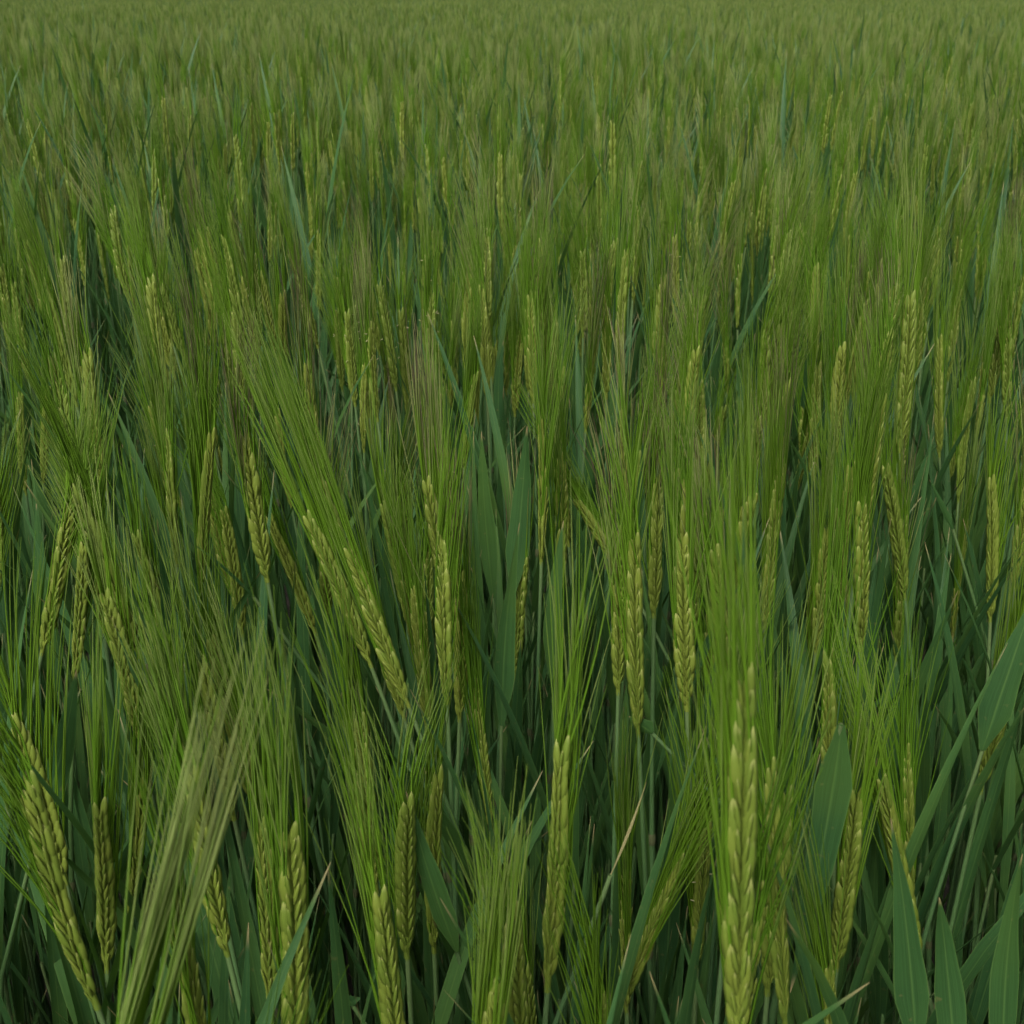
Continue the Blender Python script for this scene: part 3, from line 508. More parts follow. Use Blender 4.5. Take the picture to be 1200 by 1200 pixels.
    ('ear', (0.240,0.864,0.823), (-0.063,0.023,0.998), 0.096, 9.1, 0.082, 0.33, 0.15, 0, 'tilting left barley, olive tipped awns, left of the long braided ear'),
    ('ear', (0.363,0.821,0.835), (0.006,0.016,1.000), 0.091, 8.7, 0.065, 0.33, 0.96, 0, 'tall upright barley, short olive tipped awns, just in front of the stubby ear'),
    ('ear', (0.266,0.850,0.783), (-0.054,0.129,0.990), 0.099, 7.7, 0.083, 0.20, -0.41, 0, 'tilting left barley, bright green awns, just behind the broad braided ear'),
    ('ear', (-0.223,0.872,0.752), (-0.073,-0.009,0.997), 0.102, 7.5, 0.062, 0.30, 0.29, 0, 'tilting left barley, short olive tipped awns, just behind the edge-on ear'),
    ('ear', (0.161,0.887,0.673), (-0.038,0.013,0.999), 0.108, 7.7, 0.063, 0.13, 0.35, 0, 'low tilting left barley, short bright green awns, behind, left of the straw tinted ear'),
    ('ear', (0.203,0.895,0.816), (0.028,-0.076,0.997), 0.087, 8.0, 0.061, 0.40, -0.15, 0, 'upright barley, short olive tipped awns, just behind the straw tinted ear'),
    ('ear', (-0.258,0.883,0.696), (-0.089,-0.063,0.994), 0.083, 8.4, 0.092, 0.55, -0.80, 0, 'low tilting left barley, long olive tipped awns, just behind the edge-on ear'),
    ('ear', (0.109,0.918,0.777), (0.006,-0.045,0.999), 0.087, 8.4, 0.082, 0.46, -0.27, 0, 'upright barley, olive tipped awns, right of the neat braided ear'),
    ('ear', (0.047,0.935,0.729), (-0.092,-0.089,0.992), 0.103, 8.9, 0.071, 0.57, -1.22, 0, 'low tilting left barley, olive tipped awns, just behind the sharply tilted ear'),
    ('ear', (-0.323,0.877,0.867), (-0.085,-0.041,0.996), 0.096, 7.2, 0.084, 0.31, -0.46, 0, 'tall tilting left barley, olive tipped awns, just in front of the narrow left ear'),
    ('ear', (0.132,0.940,0.807), (-0.013,-0.065,0.998), 0.097, 9.1, 0.071, 0.66, 0.06, 0, 'upright barley, olive tipped awns, behind, left of the straw tinted ear'),
    ('ear', (0.229,0.928,0.776), (0.083,-0.086,0.993), 0.087, 7.2, 0.086, 0.15, 0.72, 0, 'tilting right barley, long bright green awns, behind, right of the straw tinted ear'),
    ('ear', (-0.264,0.910,0.856), (-0.121,-0.002,0.993), 0.100, 8.7, 0.074, 0.13, 0.19, 0, 'tall leaning left barley, bright green awns, nearer, left of the pale leaning tip'),
    ('ear', (0.199,0.941,0.753), (-0.069,0.057,0.996), 0.083, 8.9, 0.091, 0.17, 0.23, 0, 'low tilting left barley, long bright green awns, just behind the straw tinted ear'),
    ('ear', (0.283,0.934,0.858), (-0.028,-0.026,0.999), 0.107, 8.6, 0.067, 0.37, 0.42, 0, 'tall upright barley, short olive tipped awns, just behind the long braided ear'),
    ('ear', (-0.241,0.939,0.835), (-0.092,0.016,0.996), 0.085, 7.4, 0.080, 0.46, -0.25, 0, 'tilting left barley, olive tipped awns, just in front of the pale leaning tip'),
    ('ear', (0.087,0.976,0.862), (-0.001,-0.012,1.000), 0.103, 7.3, 0.089, 0.42, -0.39, 0, 'tall upright barley, long olive tipped awns, just in front of the neat braided ear'),
    ('ear', (0.062,0.984,0.811), (0.035,-0.071,0.997), 0.096, 7.3, 0.070, 0.92, 0.97, 0, 'tilting right barley, purplish tipped awns, just in front of the neat braided ear'),
    ('ear', (0.038,0.982,0.759), (-0.002,-0.001,1.000), 0.107, 7.6, 0.086, 0.54, -0.53, 0, 'upright barley, long olive tipped awns, just in front of the saw toothed ear'),
    ('ear', (0.139,0.973,0.740), (0.019,0.004,1.000), 0.095, 7.9, 0.079, 0.49, 0.07, 0, 'low upright barley, olive tipped awns, behind, right of the long upright ear'),
    ('ear', (0.115,1.002,0.738), (0.035,-0.022,0.999), 0.097, 8.6, 0.070, 0.84, 0.31, 0, 'low upright barley, purplish tipped awns, right of the neat braided ear'),
    ('ear', (-0.115,1.006,0.814), (-0.082,-0.008,0.997), 0.087, 8.7, 0.082, 0.79, 1.22, 0, 'tilting left barley, purplish tipped awns, just in front of the thin flowering ear'),
    ('ear', (0.306,0.969,0.847), (-0.081,-0.018,0.997), 0.091, 9.0, 0.090, 0.31, -0.29, 0, 'tall tilting left barley, long olive tipped awns, just behind the long braided ear'),
    ('ear', (0.154,0.999,0.744), (-0.037,0.039,0.999), 0.104, 7.5, 0.071, 0.40, 0.18, 0, 'low tilting left barley, olive tipped awns, right of the neat braided ear'),
    ('ear', (0.370,0.949,0.762), (-0.040,0.065,0.997), 0.103, 7.2, 0.080, 0.41, 0.32, 0, 'tilting left barley, olive tipped awns, just in front of the stubby ear'),
    ('ear', (0.294,0.987,0.779), (0.061,0.012,0.998), 0.092, 7.4, 0.078, 0.92, 1.91, 0, 'tilting right barley, purplish tipped awns, behind, left of the long braided ear'),
    ('ear', (-0.287,0.992,0.738), (-0.205,0.013,0.979), 0.096, 7.6, 0.075, 0.73, 0.57, 0, 'low leaning left barley, olive tipped awns, behind, left of the edge-on ear'),
    ('ear', (0.218,1.018,0.804), (-0.054,0.040,0.998), 0.091, 8.6, 0.061, 0.24, -0.09, 0, 'tilting left barley, short olive tipped awns, just behind the straw tinted ear'),
    ('ear', (-0.022,1.049,0.819), (-0.043,0.025,0.999), 0.101, 7.7, 0.093, 0.45, -0.11, 0, 'tilting left barley, long olive tipped awns, left of the saw toothed ear'),
    ('ear', (0.153,1.046,0.827), (-0.006,-0.010,1.000), 0.087, 8.6, 0.071, 0.42, 0.45, 0, 'upright barley, olive tipped awns, right of the saw toothed ear'),
    ('ear', (0.127,1.047,0.821), (-0.046,0.045,0.998), 0.105, 8.6, 0.089, 0.59, 0.35, 0, 'tall tilting left barley, long olive tipped awns, right of the neat braided ear'),
    ('ear', (0.226,1.039,0.799), (0.066,-0.013,0.998), 0.091, 7.9, 0.091, 0.69, -0.17, 0, 'tilting right barley, long olive tipped awns, just behind the straw tinted ear'),
    ('ear', (-0.231,1.045,0.870), (-0.107,-0.096,0.990), 0.096, 8.2, 0.080, 0.16, -0.46, 0, 'tall leaning left barley, bright green awns, just in front of the pale leaning tip'),
    ('ear', (0.429,0.974,0.835), (-0.016,0.003,1.000), 0.091, 8.7, 0.061, 0.37, 0.96, 0, 'tall upright barley, short olive tipped awns, right of the stubby ear'),
    ('ear', (0.287,1.025,0.812), (0.067,0.039,0.997), 0.100, 7.9, 0.066, 0.92, 0.98, 0, 'tilting right barley, short purplish tipped awns, behind, left of the long braided ear'),
    ('ear', (0.393,0.989,0.804), (0.019,0.092,0.996), 0.083, 7.3, 0.086, 0.50, 1.24, 0, 'upright barley, long olive tipped awns, just in front of the stubby ear'),
    ('ear', (-0.069,1.070,0.721), (0.028,0.018,0.999), 0.093, 7.7, 0.082, 0.21, 0.69, 0, 'low upright barley, olive tipped awns, right of the thin flowering ear'),
    ('ear', (-0.141,1.063,0.809), (-0.063,0.068,0.996), 0.085, 8.6, 0.090, 0.14, 0.79, 0, 'tilting left barley, long bright green awns, just behind the thin flowering ear'),
    ('ear', (0.036,1.086,0.794), (-0.124,-0.051,0.991), 0.101, 8.0, 0.088, 0.55, -1.07, 0, 'leaning left barley, long olive tipped awns, just behind the saw toothed ear'),
    ('ear', (0.268,1.056,0.848), (-0.117,0.027,0.993), 0.089, 7.9, 0.066, 0.08, 0.19, 0, 'tall leaning left barley, short bright green awns, behind, left of the long braided ear'),
    ('ear', (0.319,1.047,0.730), (-0.016,-0.020,1.000), 0.101, 9.0, 0.093, 0.25, -0.04, 0, 'low upright barley, long olive tipped awns, just behind the broad braided ear'),
    ('ear', (-0.224,1.067,0.856), (-0.001,0.084,0.996), 0.085, 8.6, 0.088, 0.37, 1.00, 0, 'tall upright barley, long olive tipped awns, just in front of the pale leaning tip'),
    ('ear', (0.298,1.055,0.816), (-0.030,0.042,0.999), 0.092, 8.0, 0.079, 0.13, 1.13, 0, 'upright barley, bright green awns, behind, left of the long braided ear'),
    ('ear', (-0.302,1.069,0.833), (-0.132,-0.090,0.987), 0.092, 8.6, 0.087, 0.53, 0.15, 0, 'tall leaning left barley, long olive tipped awns, left of the pale leaning tip'),
    ('ear', (0.269,1.078,0.751), (-0.028,0.026,0.999), 0.087, 8.1, 0.060, 0.39, -0.17, 0, 'low upright barley, short olive tipped awns, just behind the straw tinted ear'),
    ('ear', (-0.108,1.107,0.810), (-0.088,0.016,0.996), 0.100, 8.8, 0.067, 0.38, 0.61, 0, 'tilting left barley, short olive tipped awns, just behind the thin flowering ear'),
    ('ear', (0.394,1.039,0.744), (0.072,0.021,0.997), 0.097, 7.3, 0.079, 0.73, 0.14, 0, 'low tilting right barley, olive tipped awns, just behind the stubby ear'),
    ('ear', (0.353,1.056,0.699), (0.028,0.042,0.999), 0.096, 8.4, 0.078, 0.15, 0.07, 0, 'low upright barley, bright green awns, just behind the broad braided ear'),
    ('ear', (0.450,1.021,0.798), (0.042,0.027,0.999), 0.084, 7.3, 0.062, 0.28, -0.47, 0, 'tilting right barley, short olive tipped awns, right of the stubby ear'),
    ('ear', (-0.150,1.111,0.805), (0.043,-0.006,0.999), 0.083, 9.1, 0.091, 0.18, -0.19, 0, 'tilting right barley, long bright green awns, just behind the thin flowering ear'),
    ('ear', (-0.258,1.092,0.781), (-0.043,-0.028,0.999), 0.087, 8.7, 0.066, 0.44, 0.18, 0, 'tilting left barley, short olive tipped awns, just behind the pale leaning tip'),
    ('ear', (0.242,1.099,0.866), (-0.007,-0.037,0.999), 0.091, 9.1, 0.078, 0.70, 0.44, 0, 'tall upright barley, olive tipped awns, behind, left of the long braided ear'),
    ('ear', (0.419,1.038,0.820), (0.024,0.056,0.998), 0.094, 8.8, 0.062, 0.77, -0.78, 0, 'upright barley, short olive tipped awns, just behind the stubby ear'),
    ('ear', (-0.020,1.132,0.815), (-0.073,-0.065,0.995), 0.092, 7.5, 0.093, 0.88, 0.21, 0, 'tilting left barley, long purplish tipped awns, left of the saw toothed ear'),
    ('ear', (-0.077,1.126,0.792), (0.010,0.006,1.000), 0.101, 9.0, 0.091, 0.21, 0.02, 0, 'upright barley, long olive tipped awns, right of the thin flowering ear'),
    ('ear', (-0.181,1.122,0.847), (-0.163,-0.061,0.985), 0.092, 9.0, 0.091, 0.50, 1.72, 0, 'tall leaning left barley, long olive tipped awns, right of the pale leaning tip'),
    ('ear', (-0.100,1.132,0.776), (-0.015,0.009,1.000), 0.104, 7.9, 0.070, 0.31, 0.20, 0, 'upright barley, olive tipped awns, right of the thin flowering ear'),
    ('ear', (-0.137,1.130,0.776), (-0.109,-0.013,0.994), 0.092, 8.6, 0.078, 0.84, -0.14, 0, 'leaning left barley, purplish tipped awns, just behind the thin flowering ear'),
    ('ear', (0.459,1.056,0.778), (0.007,-0.036,0.999), 0.096, 7.7, 0.072, 0.92, 0.22, 0, 'upright barley, purplish tipped awns, just behind the stubby ear'),
    ('ear', (0.367,1.085,0.819), (-0.028,0.053,0.998), 0.097, 7.9, 0.076, 0.71, 0.43, 0, 'upright barley, olive tipped awns, just behind the long braided ear'),
    ('ear', (-0.045,1.147,0.821), (0.036,0.042,0.999), 0.102, 8.2, 0.070, 0.39, -0.30, 0, 'tall tilting right barley, olive tipped awns, left of the saw toothed ear'),
    ('ear', (0.249,1.121,0.813), (-0.011,0.049,0.999), 0.090, 8.2, 0.080, 0.92, 1.20, 0, 'upright barley, purplish tipped awns, behind, left of the long braided ear'),
    ('ear', (0.016,1.159,0.792), (-0.016,-0.057,0.998), 0.098, 7.4, 0.083, 0.32, 0.17, 0, 'upright barley, olive tipped awns, just behind the saw toothed ear'),
    ('ear', (-0.280,1.117,0.705), (-0.104,0.016,0.994), 0.090, 7.9, 0.085, 0.27, -0.08, 0, 'low leaning left barley, olive tipped awns, just behind the edge-on ear'),
    ('ear', (0.041,1.152,0.786), (-0.019,0.048,0.999), 0.093, 8.8, 0.093, 0.21, -0.13, 0, 'upright barley, long olive tipped awns, just behind the saw toothed ear'),
    ('ear', (0.322,1.118,0.798), (0.056,-0.076,0.996), 0.103, 7.8, 0.065, 0.15, 0.09, 0, 'tilting right barley, short bright green awns, behind, left of the long braided ear'),
    ('ear', (-0.318,1.111,0.851), (-0.081,0.014,0.997), 0.093, 8.7, 0.094, 0.32, 1.41, 0, 'tall tilting left barley, long olive tipped awns, left of the pale leaning tip'),
    ('ear', (0.264,1.139,0.790), (0.036,-0.108,0.993), 0.105, 7.6, 0.079, 0.36, 1.11, 0, 'tilting right barley, olive tipped awns, behind, left of the long braided ear'),
    ('ear', (0.160,1.137,0.738), (0.022,0.127,0.992), 0.097, 9.2, 0.062, 0.68, 1.82, 0, 'low upright barley, short olive tipped awns, behind, right of the neat braided ear'),
    ('ear', (-0.139,1.157,0.739), (-0.020,-0.038,0.999), 0.102, 7.4, 0.078, 0.28, 0.50, 0, 'low upright barley, olive tipped awns, just behind the thin flowering ear'),
    ('ear', (-0.063,1.157,0.719), (-0.001,0.045,0.999), 0.099, 7.6, 0.094, 0.65, 1.56, 0, 'low upright barley, long olive tipped awns, behind, right of the thin flowering ear'),
    ('ear', (-0.221,1.158,0.788), (0.025,-0.099,0.995), 0.105, 8.4, 0.087, 0.54, 0.27, 0, 'upright barley, long olive tipped awns, right of the pale leaning tip'),
    ('ear', (-0.252,1.143,0.771), (-0.083,-0.002,0.997), 0.087, 8.3, 0.091, 0.48, -1.00, 0, 'tilting left barley, long olive tipped awns, just behind the pale leaning tip'),
    ('ear', (0.343,1.122,0.840), (0.036,0.066,0.997), 0.084, 8.3, 0.075, 0.13, -0.50, 0, 'tall tilting right barley, bright green awns, just behind the long braided ear'),
    ('ear', (0.032,1.187,0.776), (0.028,0.016,0.999), 0.089, 9.0, 0.083, 0.92, 0.45, 0, 'upright barley, purplish tipped awns, just behind the saw toothed ear'),
    ('ear', (0.003,1.191,0.757), (0.040,-0.010,0.999), 0.087, 8.5, 0.091, 0.37, -0.10, 0, 'low tilting right barley, long olive tipped awns, just behind the saw toothed ear'),
    ('ear', (-0.269,1.161,0.742), (-0.082,-0.024,0.996), 0.106, 8.0, 0.061, 0.44, -0.36, 0, 'low tilting left barley, short olive tipped awns, just behind the pale leaning tip'),
    ('ear', (0.070,1.190,0.839), (0.003,0.003,1.000), 0.085, 8.7, 0.063, 0.27, -0.66, 0, 'tall upright barley, short olive tipped awns, just behind the neat braided ear'),
    ('ear', (0.201,1.178,0.671), (0.076,0.028,0.997), 0.100, 8.1, 0.082, 0.16, -0.06, 0, 'low tilting right barley, bright green awns, behind, left of the straw tinted ear'),
    ('ear', (0.355,1.163,0.882), (-0.014,-0.036,0.999), 0.083, 8.2, 0.061, 0.54, 0.31, 0, 'tall upright barley, short olive tipped awns, left of the stubby ear'),
    ('ear', (0.180,1.199,0.763), (-0.031,0.002,1.000), 0.094, 8.6, 0.071, 0.47, -0.03, 0, 'upright barley, olive tipped awns, behind, right of the neat braided ear'),
    ('ear', (-0.246,1.183,0.789), (-0.154,0.015,0.988), 0.108, 7.5, 0.086, 0.41, 0.29, 0, 'leaning left barley, olive tipped awns, just behind the pale leaning tip'),
    ('ear', (-0.038,1.215,0.693), (-0.005,-0.010,1.000), 0.105, 7.7, 0.091, 0.21, 0.73, 0, 'low upright barley, long olive tipped awns, behind, left of the saw toothed ear'),
    ('ear', (0.265,1.182,0.861), (0.042,0.033,0.999), 0.105, 8.5, 0.078, 0.58, -0.19, 0, 'tall tilting right barley, olive tipped awns, behind, left of the long braided ear'),
    ('ear', (-0.317,1.173,0.788), (-0.136,0.018,0.991), 0.106, 7.7, 0.063, 0.49, -0.06, 0, 'leaning left barley, short olive tipped awns, left of the pale leaning tip'),
    ('ear', (-0.287,1.186,0.841), (-0.117,-0.005,0.993), 0.104, 7.5, 0.083, 0.92, -0.62, 0, 'tall leaning left barley, purplish tipped awns, just behind the pale leaning tip'),
    ('ear', (-0.366,1.168,0.881), (-0.143,-0.023,0.989), 0.085, 8.2, 0.076, 0.84, 0.49, 0, 'tall leaning left barley, purplish tipped awns, right of the narrow left ear'),
    ('ear', (-0.238,1.208,0.814), (-0.058,-0.067,0.996), 0.086, 8.4, 0.071, 0.94, 0.12, 0, 'tilting left barley, purplish tipped awns, just behind the pale leaning tip'),
    ('ear', (-0.174,1.220,0.774), (-0.029,0.002,1.000), 0.086, 7.3, 0.073, 0.59, 0.22, 0, 'upright barley, olive tipped awns, just behind the thin flowering ear'),
    ('ear', (-0.333,1.185,0.832), (-0.185,0.004,0.983), 0.098, 7.7, 0.071, 0.15, 0.98, 0, 'tall leaning left barley, bright green awns, left of the pale leaning tip'),
    ('ear', (-0.024,1.231,0.841), (-0.022,0.075,0.997), 0.090, 8.9, 0.074, 0.63, -0.30, 0, 'tall upright barley, olive tipped awns, behind, left of the saw toothed ear'),
    ('ear', (-0.137,1.244,0.806), (-0.091,-0.124,0.988), 0.089, 7.3, 0.092, 0.92, -0.38, 0, 'tilting left barley, long purplish tipped awns, just behind the thin flowering ear'),
    ('ear', (0.278,1.213,0.801), (-0.042,0.003,0.999), 0.093, 7.3, 0.076, 0.01, -0.52, 0, 'tilting left barley, bright green awns, behind, left of the long braided ear'),
    ('ear', (0.027,1.248,0.817), (0.003,0.038,0.999), 0.106, 8.8, 0.091, 0.91, -0.77, 0, 'tall upright barley, long purplish tipped awns, just behind the saw toothed ear'),
    ('ear', (0.483,1.164,0.808), (-0.009,-0.060,0.998), 0.102, 8.6, 0.075, 0.38, 1.20, 0, 'upright barley, olive tipped awns, just behind the stubby ear'),
    ('ear', (-0.265,1.240,0.849), (-0.110,-0.057,0.992), 0.104, 7.2, 0.072, 0.26, 0.37, 0, 'tall leaning left barley, olive tipped awns, just behind the pale leaning tip'),
    ('ear', (-0.146,1.262,0.766), (-0.084,-0.076,0.994), 0.086, 9.1, 0.087, 0.92, -0.58, 0, 'tilting left barley, long purplish tipped awns, behind, right of the fat leaning ear'),
    ('ear', (0.195,1.259,0.777), (-0.003,-0.064,0.998), 0.088, 7.2, 0.074, 0.92, -0.35, 0, 'upright barley, purplish tipped awns, behind, right of the neat braided ear'),
    ('ear', (-0.234,1.242,0.731), (-0.077,0.056,0.995), 0.093, 7.3, 0.078, 0.30, 0.21, 0, 'low tilting left barley, olive tipped awns, behind, right of the pale leaning tip'),
    ('ear', (-0.350,1.218,0.771), (-0.112,0.015,0.994), 0.088, 7.8, 0.065, 0.70, 0.48, 0, 'leaning left barley, short olive tipped awns, behind, left of the pale leaning tip'),
    ('ear', (0.227,1.253,0.761), (-0.085,-0.001,0.996), 0.101, 7.3, 0.076, 0.92, 1.94, 0, 'tilting left barley, purplish tipped awns, behind, right of the neat braided ear'),
    ('ear', (-0.490,1.176,0.825), (0.024,0.014,1.000), 0.086, 9.0, 0.064, 0.28, 0.99, 0, 'upright barley, short olive tipped awns, behind, left of the narrow left ear'),
    ('ear', (-0.290,1.241,0.843), (-0.163,-0.020,0.986), 0.093, 7.3, 0.094, 0.27, 1.12, 0, 'tall leaning left barley, long olive tipped awns, just behind the pale leaning tip'),
    ('ear', (0.100,1.271,0.826), (-0.023,0.035,0.999), 0.092, 7.9, 0.091, 0.31, -0.17, 0, 'upright barley, long olive tipped awns, just behind the neat braided ear'),
    ('ear', (0.344,1.231,0.728), (0.057,-0.001,0.998), 0.107, 7.9, 0.061, 0.36, -0.44, 0, 'low tilting right barley, short olive tipped awns, behind, left of the long braided ear'),
    ('ear', (-0.061,1.286,0.743), (-0.016,-0.077,0.997), 0.089, 7.2, 0.074, 0.24, -0.17, 0, 'low upright barley, olive tipped awns, behind, left of the saw toothed ear'),
    ('ear', (-0.019,1.278,0.710), (0.001,0.019,1.000), 0.098, 8.8, 0.077, 0.26, 0.42, 0, 'low upright barley, olive tipped awns, just behind the saw toothed ear'),
    ('ear', (-0.459,1.202,0.849), (-0.047,-0.088,0.995), 0.083, 8.5, 0.073, 0.33, 0.28, 0, 'tall tilting left barley, olive tipped awns, just behind the narrow left ear'),
    ('ear', (-0.211,1.272,0.799), (-0.080,0.030,0.996), 0.092, 8.6, 0.069, 0.01, 1.51, 0, 'tilting left barley, short bright green awns, behind, right of the pale leaning tip'),
    ('ear', (0.174,1.293,0.823), (-0.030,-0.014,0.999), 0.096, 7.6, 0.081, 0.18, -0.21, 0, 'upright barley, bright green awns, behind, right of the neat braided ear'),
    ('ear', (-0.363,1.242,0.705), (-0.051,0.095,0.994), 0.087, 9.1, 0.068, 0.83, -0.09, 0, 'low tilting left barley, short purplish tipped awns, behind, left of the edge-on ear'),
    ('ear', (0.038,1.302,0.796), (-0.044,0.036,0.998), 0.098, 7.4, 0.088, 0.05, 1.30, 0, 'tilting left barley, long bright green awns, just behind the saw toothed ear'),
    ('ear', (-0.040,1.301,0.785), (-0.077,0.057,0.995), 0.087, 8.4, 0.070, 0.50, -0.58, 0, 'tilting left barley, olive tipped awns, behind, left of the saw toothed ear'),
    ('ear', (-0.462,1.232,0.764), (-0.020,-0.101,0.995), 0.099, 7.8, 0.091, 0.18, -0.20, 0, 'upright barley, long bright green awns, just behind the narrow left ear'),
    ('ear', (-0.313,1.272,0.804), (-0.062,-0.032,0.998), 0.105, 8.2, 0.072, 0.95, 0.58, 0, 'tilting left barley, purplish tipped awns, just behind the edge-on ear'),
    ('ear', (-0.494,1.218,0.789), (-0.017,-0.024,1.000), 0.097, 8.6, 0.077, 0.38, -0.33, 0, 'upright barley, olive tipped awns, just behind the narrow left ear'),
    ('ear', (0.367,1.270,0.794), (-0.035,-0.040,0.999), 0.094, 7.9, 0.064, 0.23, 0.11, 0, 'upright barley, short olive tipped awns, behind, left of the long braided ear'),
    ('ear', (-0.354,1.279,0.747), (-0.096,-0.008,0.995), 0.094, 8.6, 0.064, 0.42, 0.71, 0, 'low tilting left barley, short olive tipped awns, behind, left of the pale leaning tip'),
    ('ear', (0.327,1.295,0.795), (-0.016,-0.042,0.999), 0.091, 8.2, 0.088, 0.08, 0.24, 0, 'upright barley, long bright green awns, behind, left of the long braided ear'),
    ('ear', (-0.096,1.331,0.788), (0.024,0.001,1.000), 0.105, 8.9, 0.093, 0.74, -0.14, 0, 'upright barley, long olive tipped awns, behind, right of the thin flowering ear'),
    ('ear', (-0.076,1.337,0.723), (-0.088,-0.015,0.996), 0.088, 8.1, 0.069, 0.60, -0.06, 0, 'low tilting left barley, olive tipped awns, behind, right of the thin flowering ear'),
    ('ear', (-0.135,1.338,0.687), (-0.029,-0.048,0.998), 0.083, 8.0, 0.082, 0.40, 0.49, 0, 'low upright barley, olive tipped awns, behind, right of the fat leaning ear'),
    ('ear', (0.384,1.297,0.838), (-0.054,-0.064,0.997), 0.087, 8.6, 0.075, 0.46, -0.59, 0, 'tall tilting left barley, olive tipped awns, just behind the long braided ear'),
    ('ear', (0.088,1.354,0.801), (0.011,-0.077,0.997), 0.107, 8.3, 0.069, 0.36, 0.76, 0, 'upright barley, olive tipped awns, just behind the neat braided ear'),
    ('ear', (-0.030,1.352,0.815), (0.016,-0.010,1.000), 0.101, 7.8, 0.069, 0.92, 0.30, 0, 'upright barley, short purplish tipped awns, behind, left of the saw toothed ear'),
    ('ear', (-0.507,1.254,0.770), (-0.102,-0.048,0.994), 0.083, 9.2, 0.076, 0.41, -0.31, 0, 'leaning left barley, olive tipped awns, just behind the narrow left ear'),
    ('ear', (0.024,1.357,0.788), (-0.011,-0.002,1.000), 0.096, 8.7, 0.062, 0.56, 0.46, 0, 'upright barley, short olive tipped awns, just behind the saw toothed ear'),
    ('ear', (-0.370,1.304,0.789), (-0.039,0.011,0.999), 0.087, 7.6, 0.082, 0.92, -0.24, 0, 'tilting left barley, purplish tipped awns, behind, left of the pale leaning tip'),
    ('ear', (-0.539,1.237,0.798), (-0.021,0.104,0.994), 0.092, 7.8, 0.068, 0.85, -0.31, 0, 'upright barley, short purplish tipped awns, behind, left of the narrow left ear'),
    ('ear', (-0.050,1.367,0.741), (-0.028,-0.025,0.999), 0.099, 7.9, 0.088, 0.41, 0.47, 0, 'low upright barley, long olive tipped awns, behind, left of the neat braided ear'),
    ('ear', (0.405,1.309,0.722), (0.022,0.060,0.998), 0.104, 7.3, 0.093, 0.46, 0.97, 0, 'low upright barley, long olive tipped awns, just behind the long braided ear'),
    ('ear', (0.446,1.307,0.783), (-0.065,-0.018,0.998), 0.087, 7.4, 0.086, 0.29, -0.99, 0, 'tilting left barley, olive tipped awns, just behind the long braided ear'),
    ('ear', (0.081,1.379,0.762), (-0.068,0.011,0.998), 0.087, 8.4, 0.076, 0.26, 0.27, 0, 'low tilting left barley, olive tipped awns, just behind the neat braided ear'),
    ('ear', (-0.520,1.286,0.671), (-0.044,-0.044,0.998), 0.099, 7.9, 0.075, 0.92, 0.02, 0, 'low tilting left barley, purplish tipped awns, just behind the narrow left ear'),
    ('ear', (0.330,1.346,0.766), (0.002,0.004,1.000), 0.092, 7.9, 0.094, 0.60, -0.11, 0, 'upright barley, long olive tipped awns, behind, left of the long braided ear'),
    ('ear', (0.518,1.290,0.789), (-0.003,0.020,1.000), 0.105, 8.1, 0.079, 0.92, 0.20, 0, 'upright barley, purplish tipped awns, behind, right of the long braided ear'),
    ('ear', (-0.548,1.280,0.784), (0.053,0.064,0.997), 0.086, 7.6, 0.085, 0.69, -0.70, 0, 'tilting right barley, olive tipped awns, behind, left of the narrow left ear'),
    ('ear', (0.443,1.330,0.816), (0.052,-0.032,0.998), 0.091, 9.1, 0.066, 0.02, 0.52, 0, 'tilting right barley, short bright green awns, just behind the long braided ear'),
    ('ear', (-0.326,1.364,0.778), (-0.097,-0.030,0.995), 0.107, 8.9, 0.087, 0.44, 0.78, 0, 'tilting left barley, long olive tipped awns, just behind the edge-on ear'),
    ('ear', (-0.480,1.311,0.788), (-0.009,0.089,0.996), 0.103, 8.6, 0.076, 0.67, 0.43, 0, 'upright barley, olive tipped awns, behind, left of the pale leaning tip'),
    ('ear', (0.365,1.363,0.769), (0.009,-0.019,1.000), 0.092, 8.2, 0.083, 0.40, 2.63, 0, 'upright barley, olive tipped awns, behind, left of the long braided ear'),
    ('ear', (-0.045,1.412,0.726), (-0.105,-0.009,0.994), 0.101, 7.4, 0.079, 0.16, 1.25, 0, 'low leaning left barley, bright green awns, behind, left of the saw toothed ear'),
    ('ear', (0.028,1.413,0.663), (-0.026,0.028,0.999), 0.107, 9.0, 0.088, 0.67, 0.48, 0, 'low upright barley, long olive tipped awns, just behind the saw toothed ear'),
    ('ear', (-0.392,1.362,0.760), (-0.105,-0.013,0.994), 0.091, 8.9, 0.090, 0.14, -0.49, 0, 'leaning left barley, long bright green awns, behind, left of the pale leaning tip'),
    ('ear', (-0.007,1.425,0.706), (0.033,-0.035,0.999), 0.094, 8.7, 0.065, 0.58, 0.90, 0, 'low upright barley, short olive tipped awns, just behind the saw toothed ear'),
    ('ear', (-0.342,1.385,0.699), (-0.108,0.014,0.994), 0.098, 9.2, 0.083, 0.62, 0.04, 0, 'low leaning left barley, olive tipped awns, just behind the pale leaning tip'),
    ('ear', (0.532,1.331,0.833), (0.012,-0.026,1.000), 0.086, 8.8, 0.077, 0.92, -0.88, 0, 'upright barley, purplish tipped awns, just behind the crooked ear'),
    ('ear', (-0.562,1.322,0.810), (0.010,-0.022,1.000), 0.087, 8.0, 0.078, 0.20, 1.34, 0, 'upright barley, olive tipped awns, behind, left of the narrow left ear'),
    ('ear', (0.494,1.349,0.747), (-0.027,-0.007,1.000), 0.101, 8.2, 0.073, 0.23, 0.04, 0, 'low upright barley, olive tipped awns, behind, right of the long braided ear'),
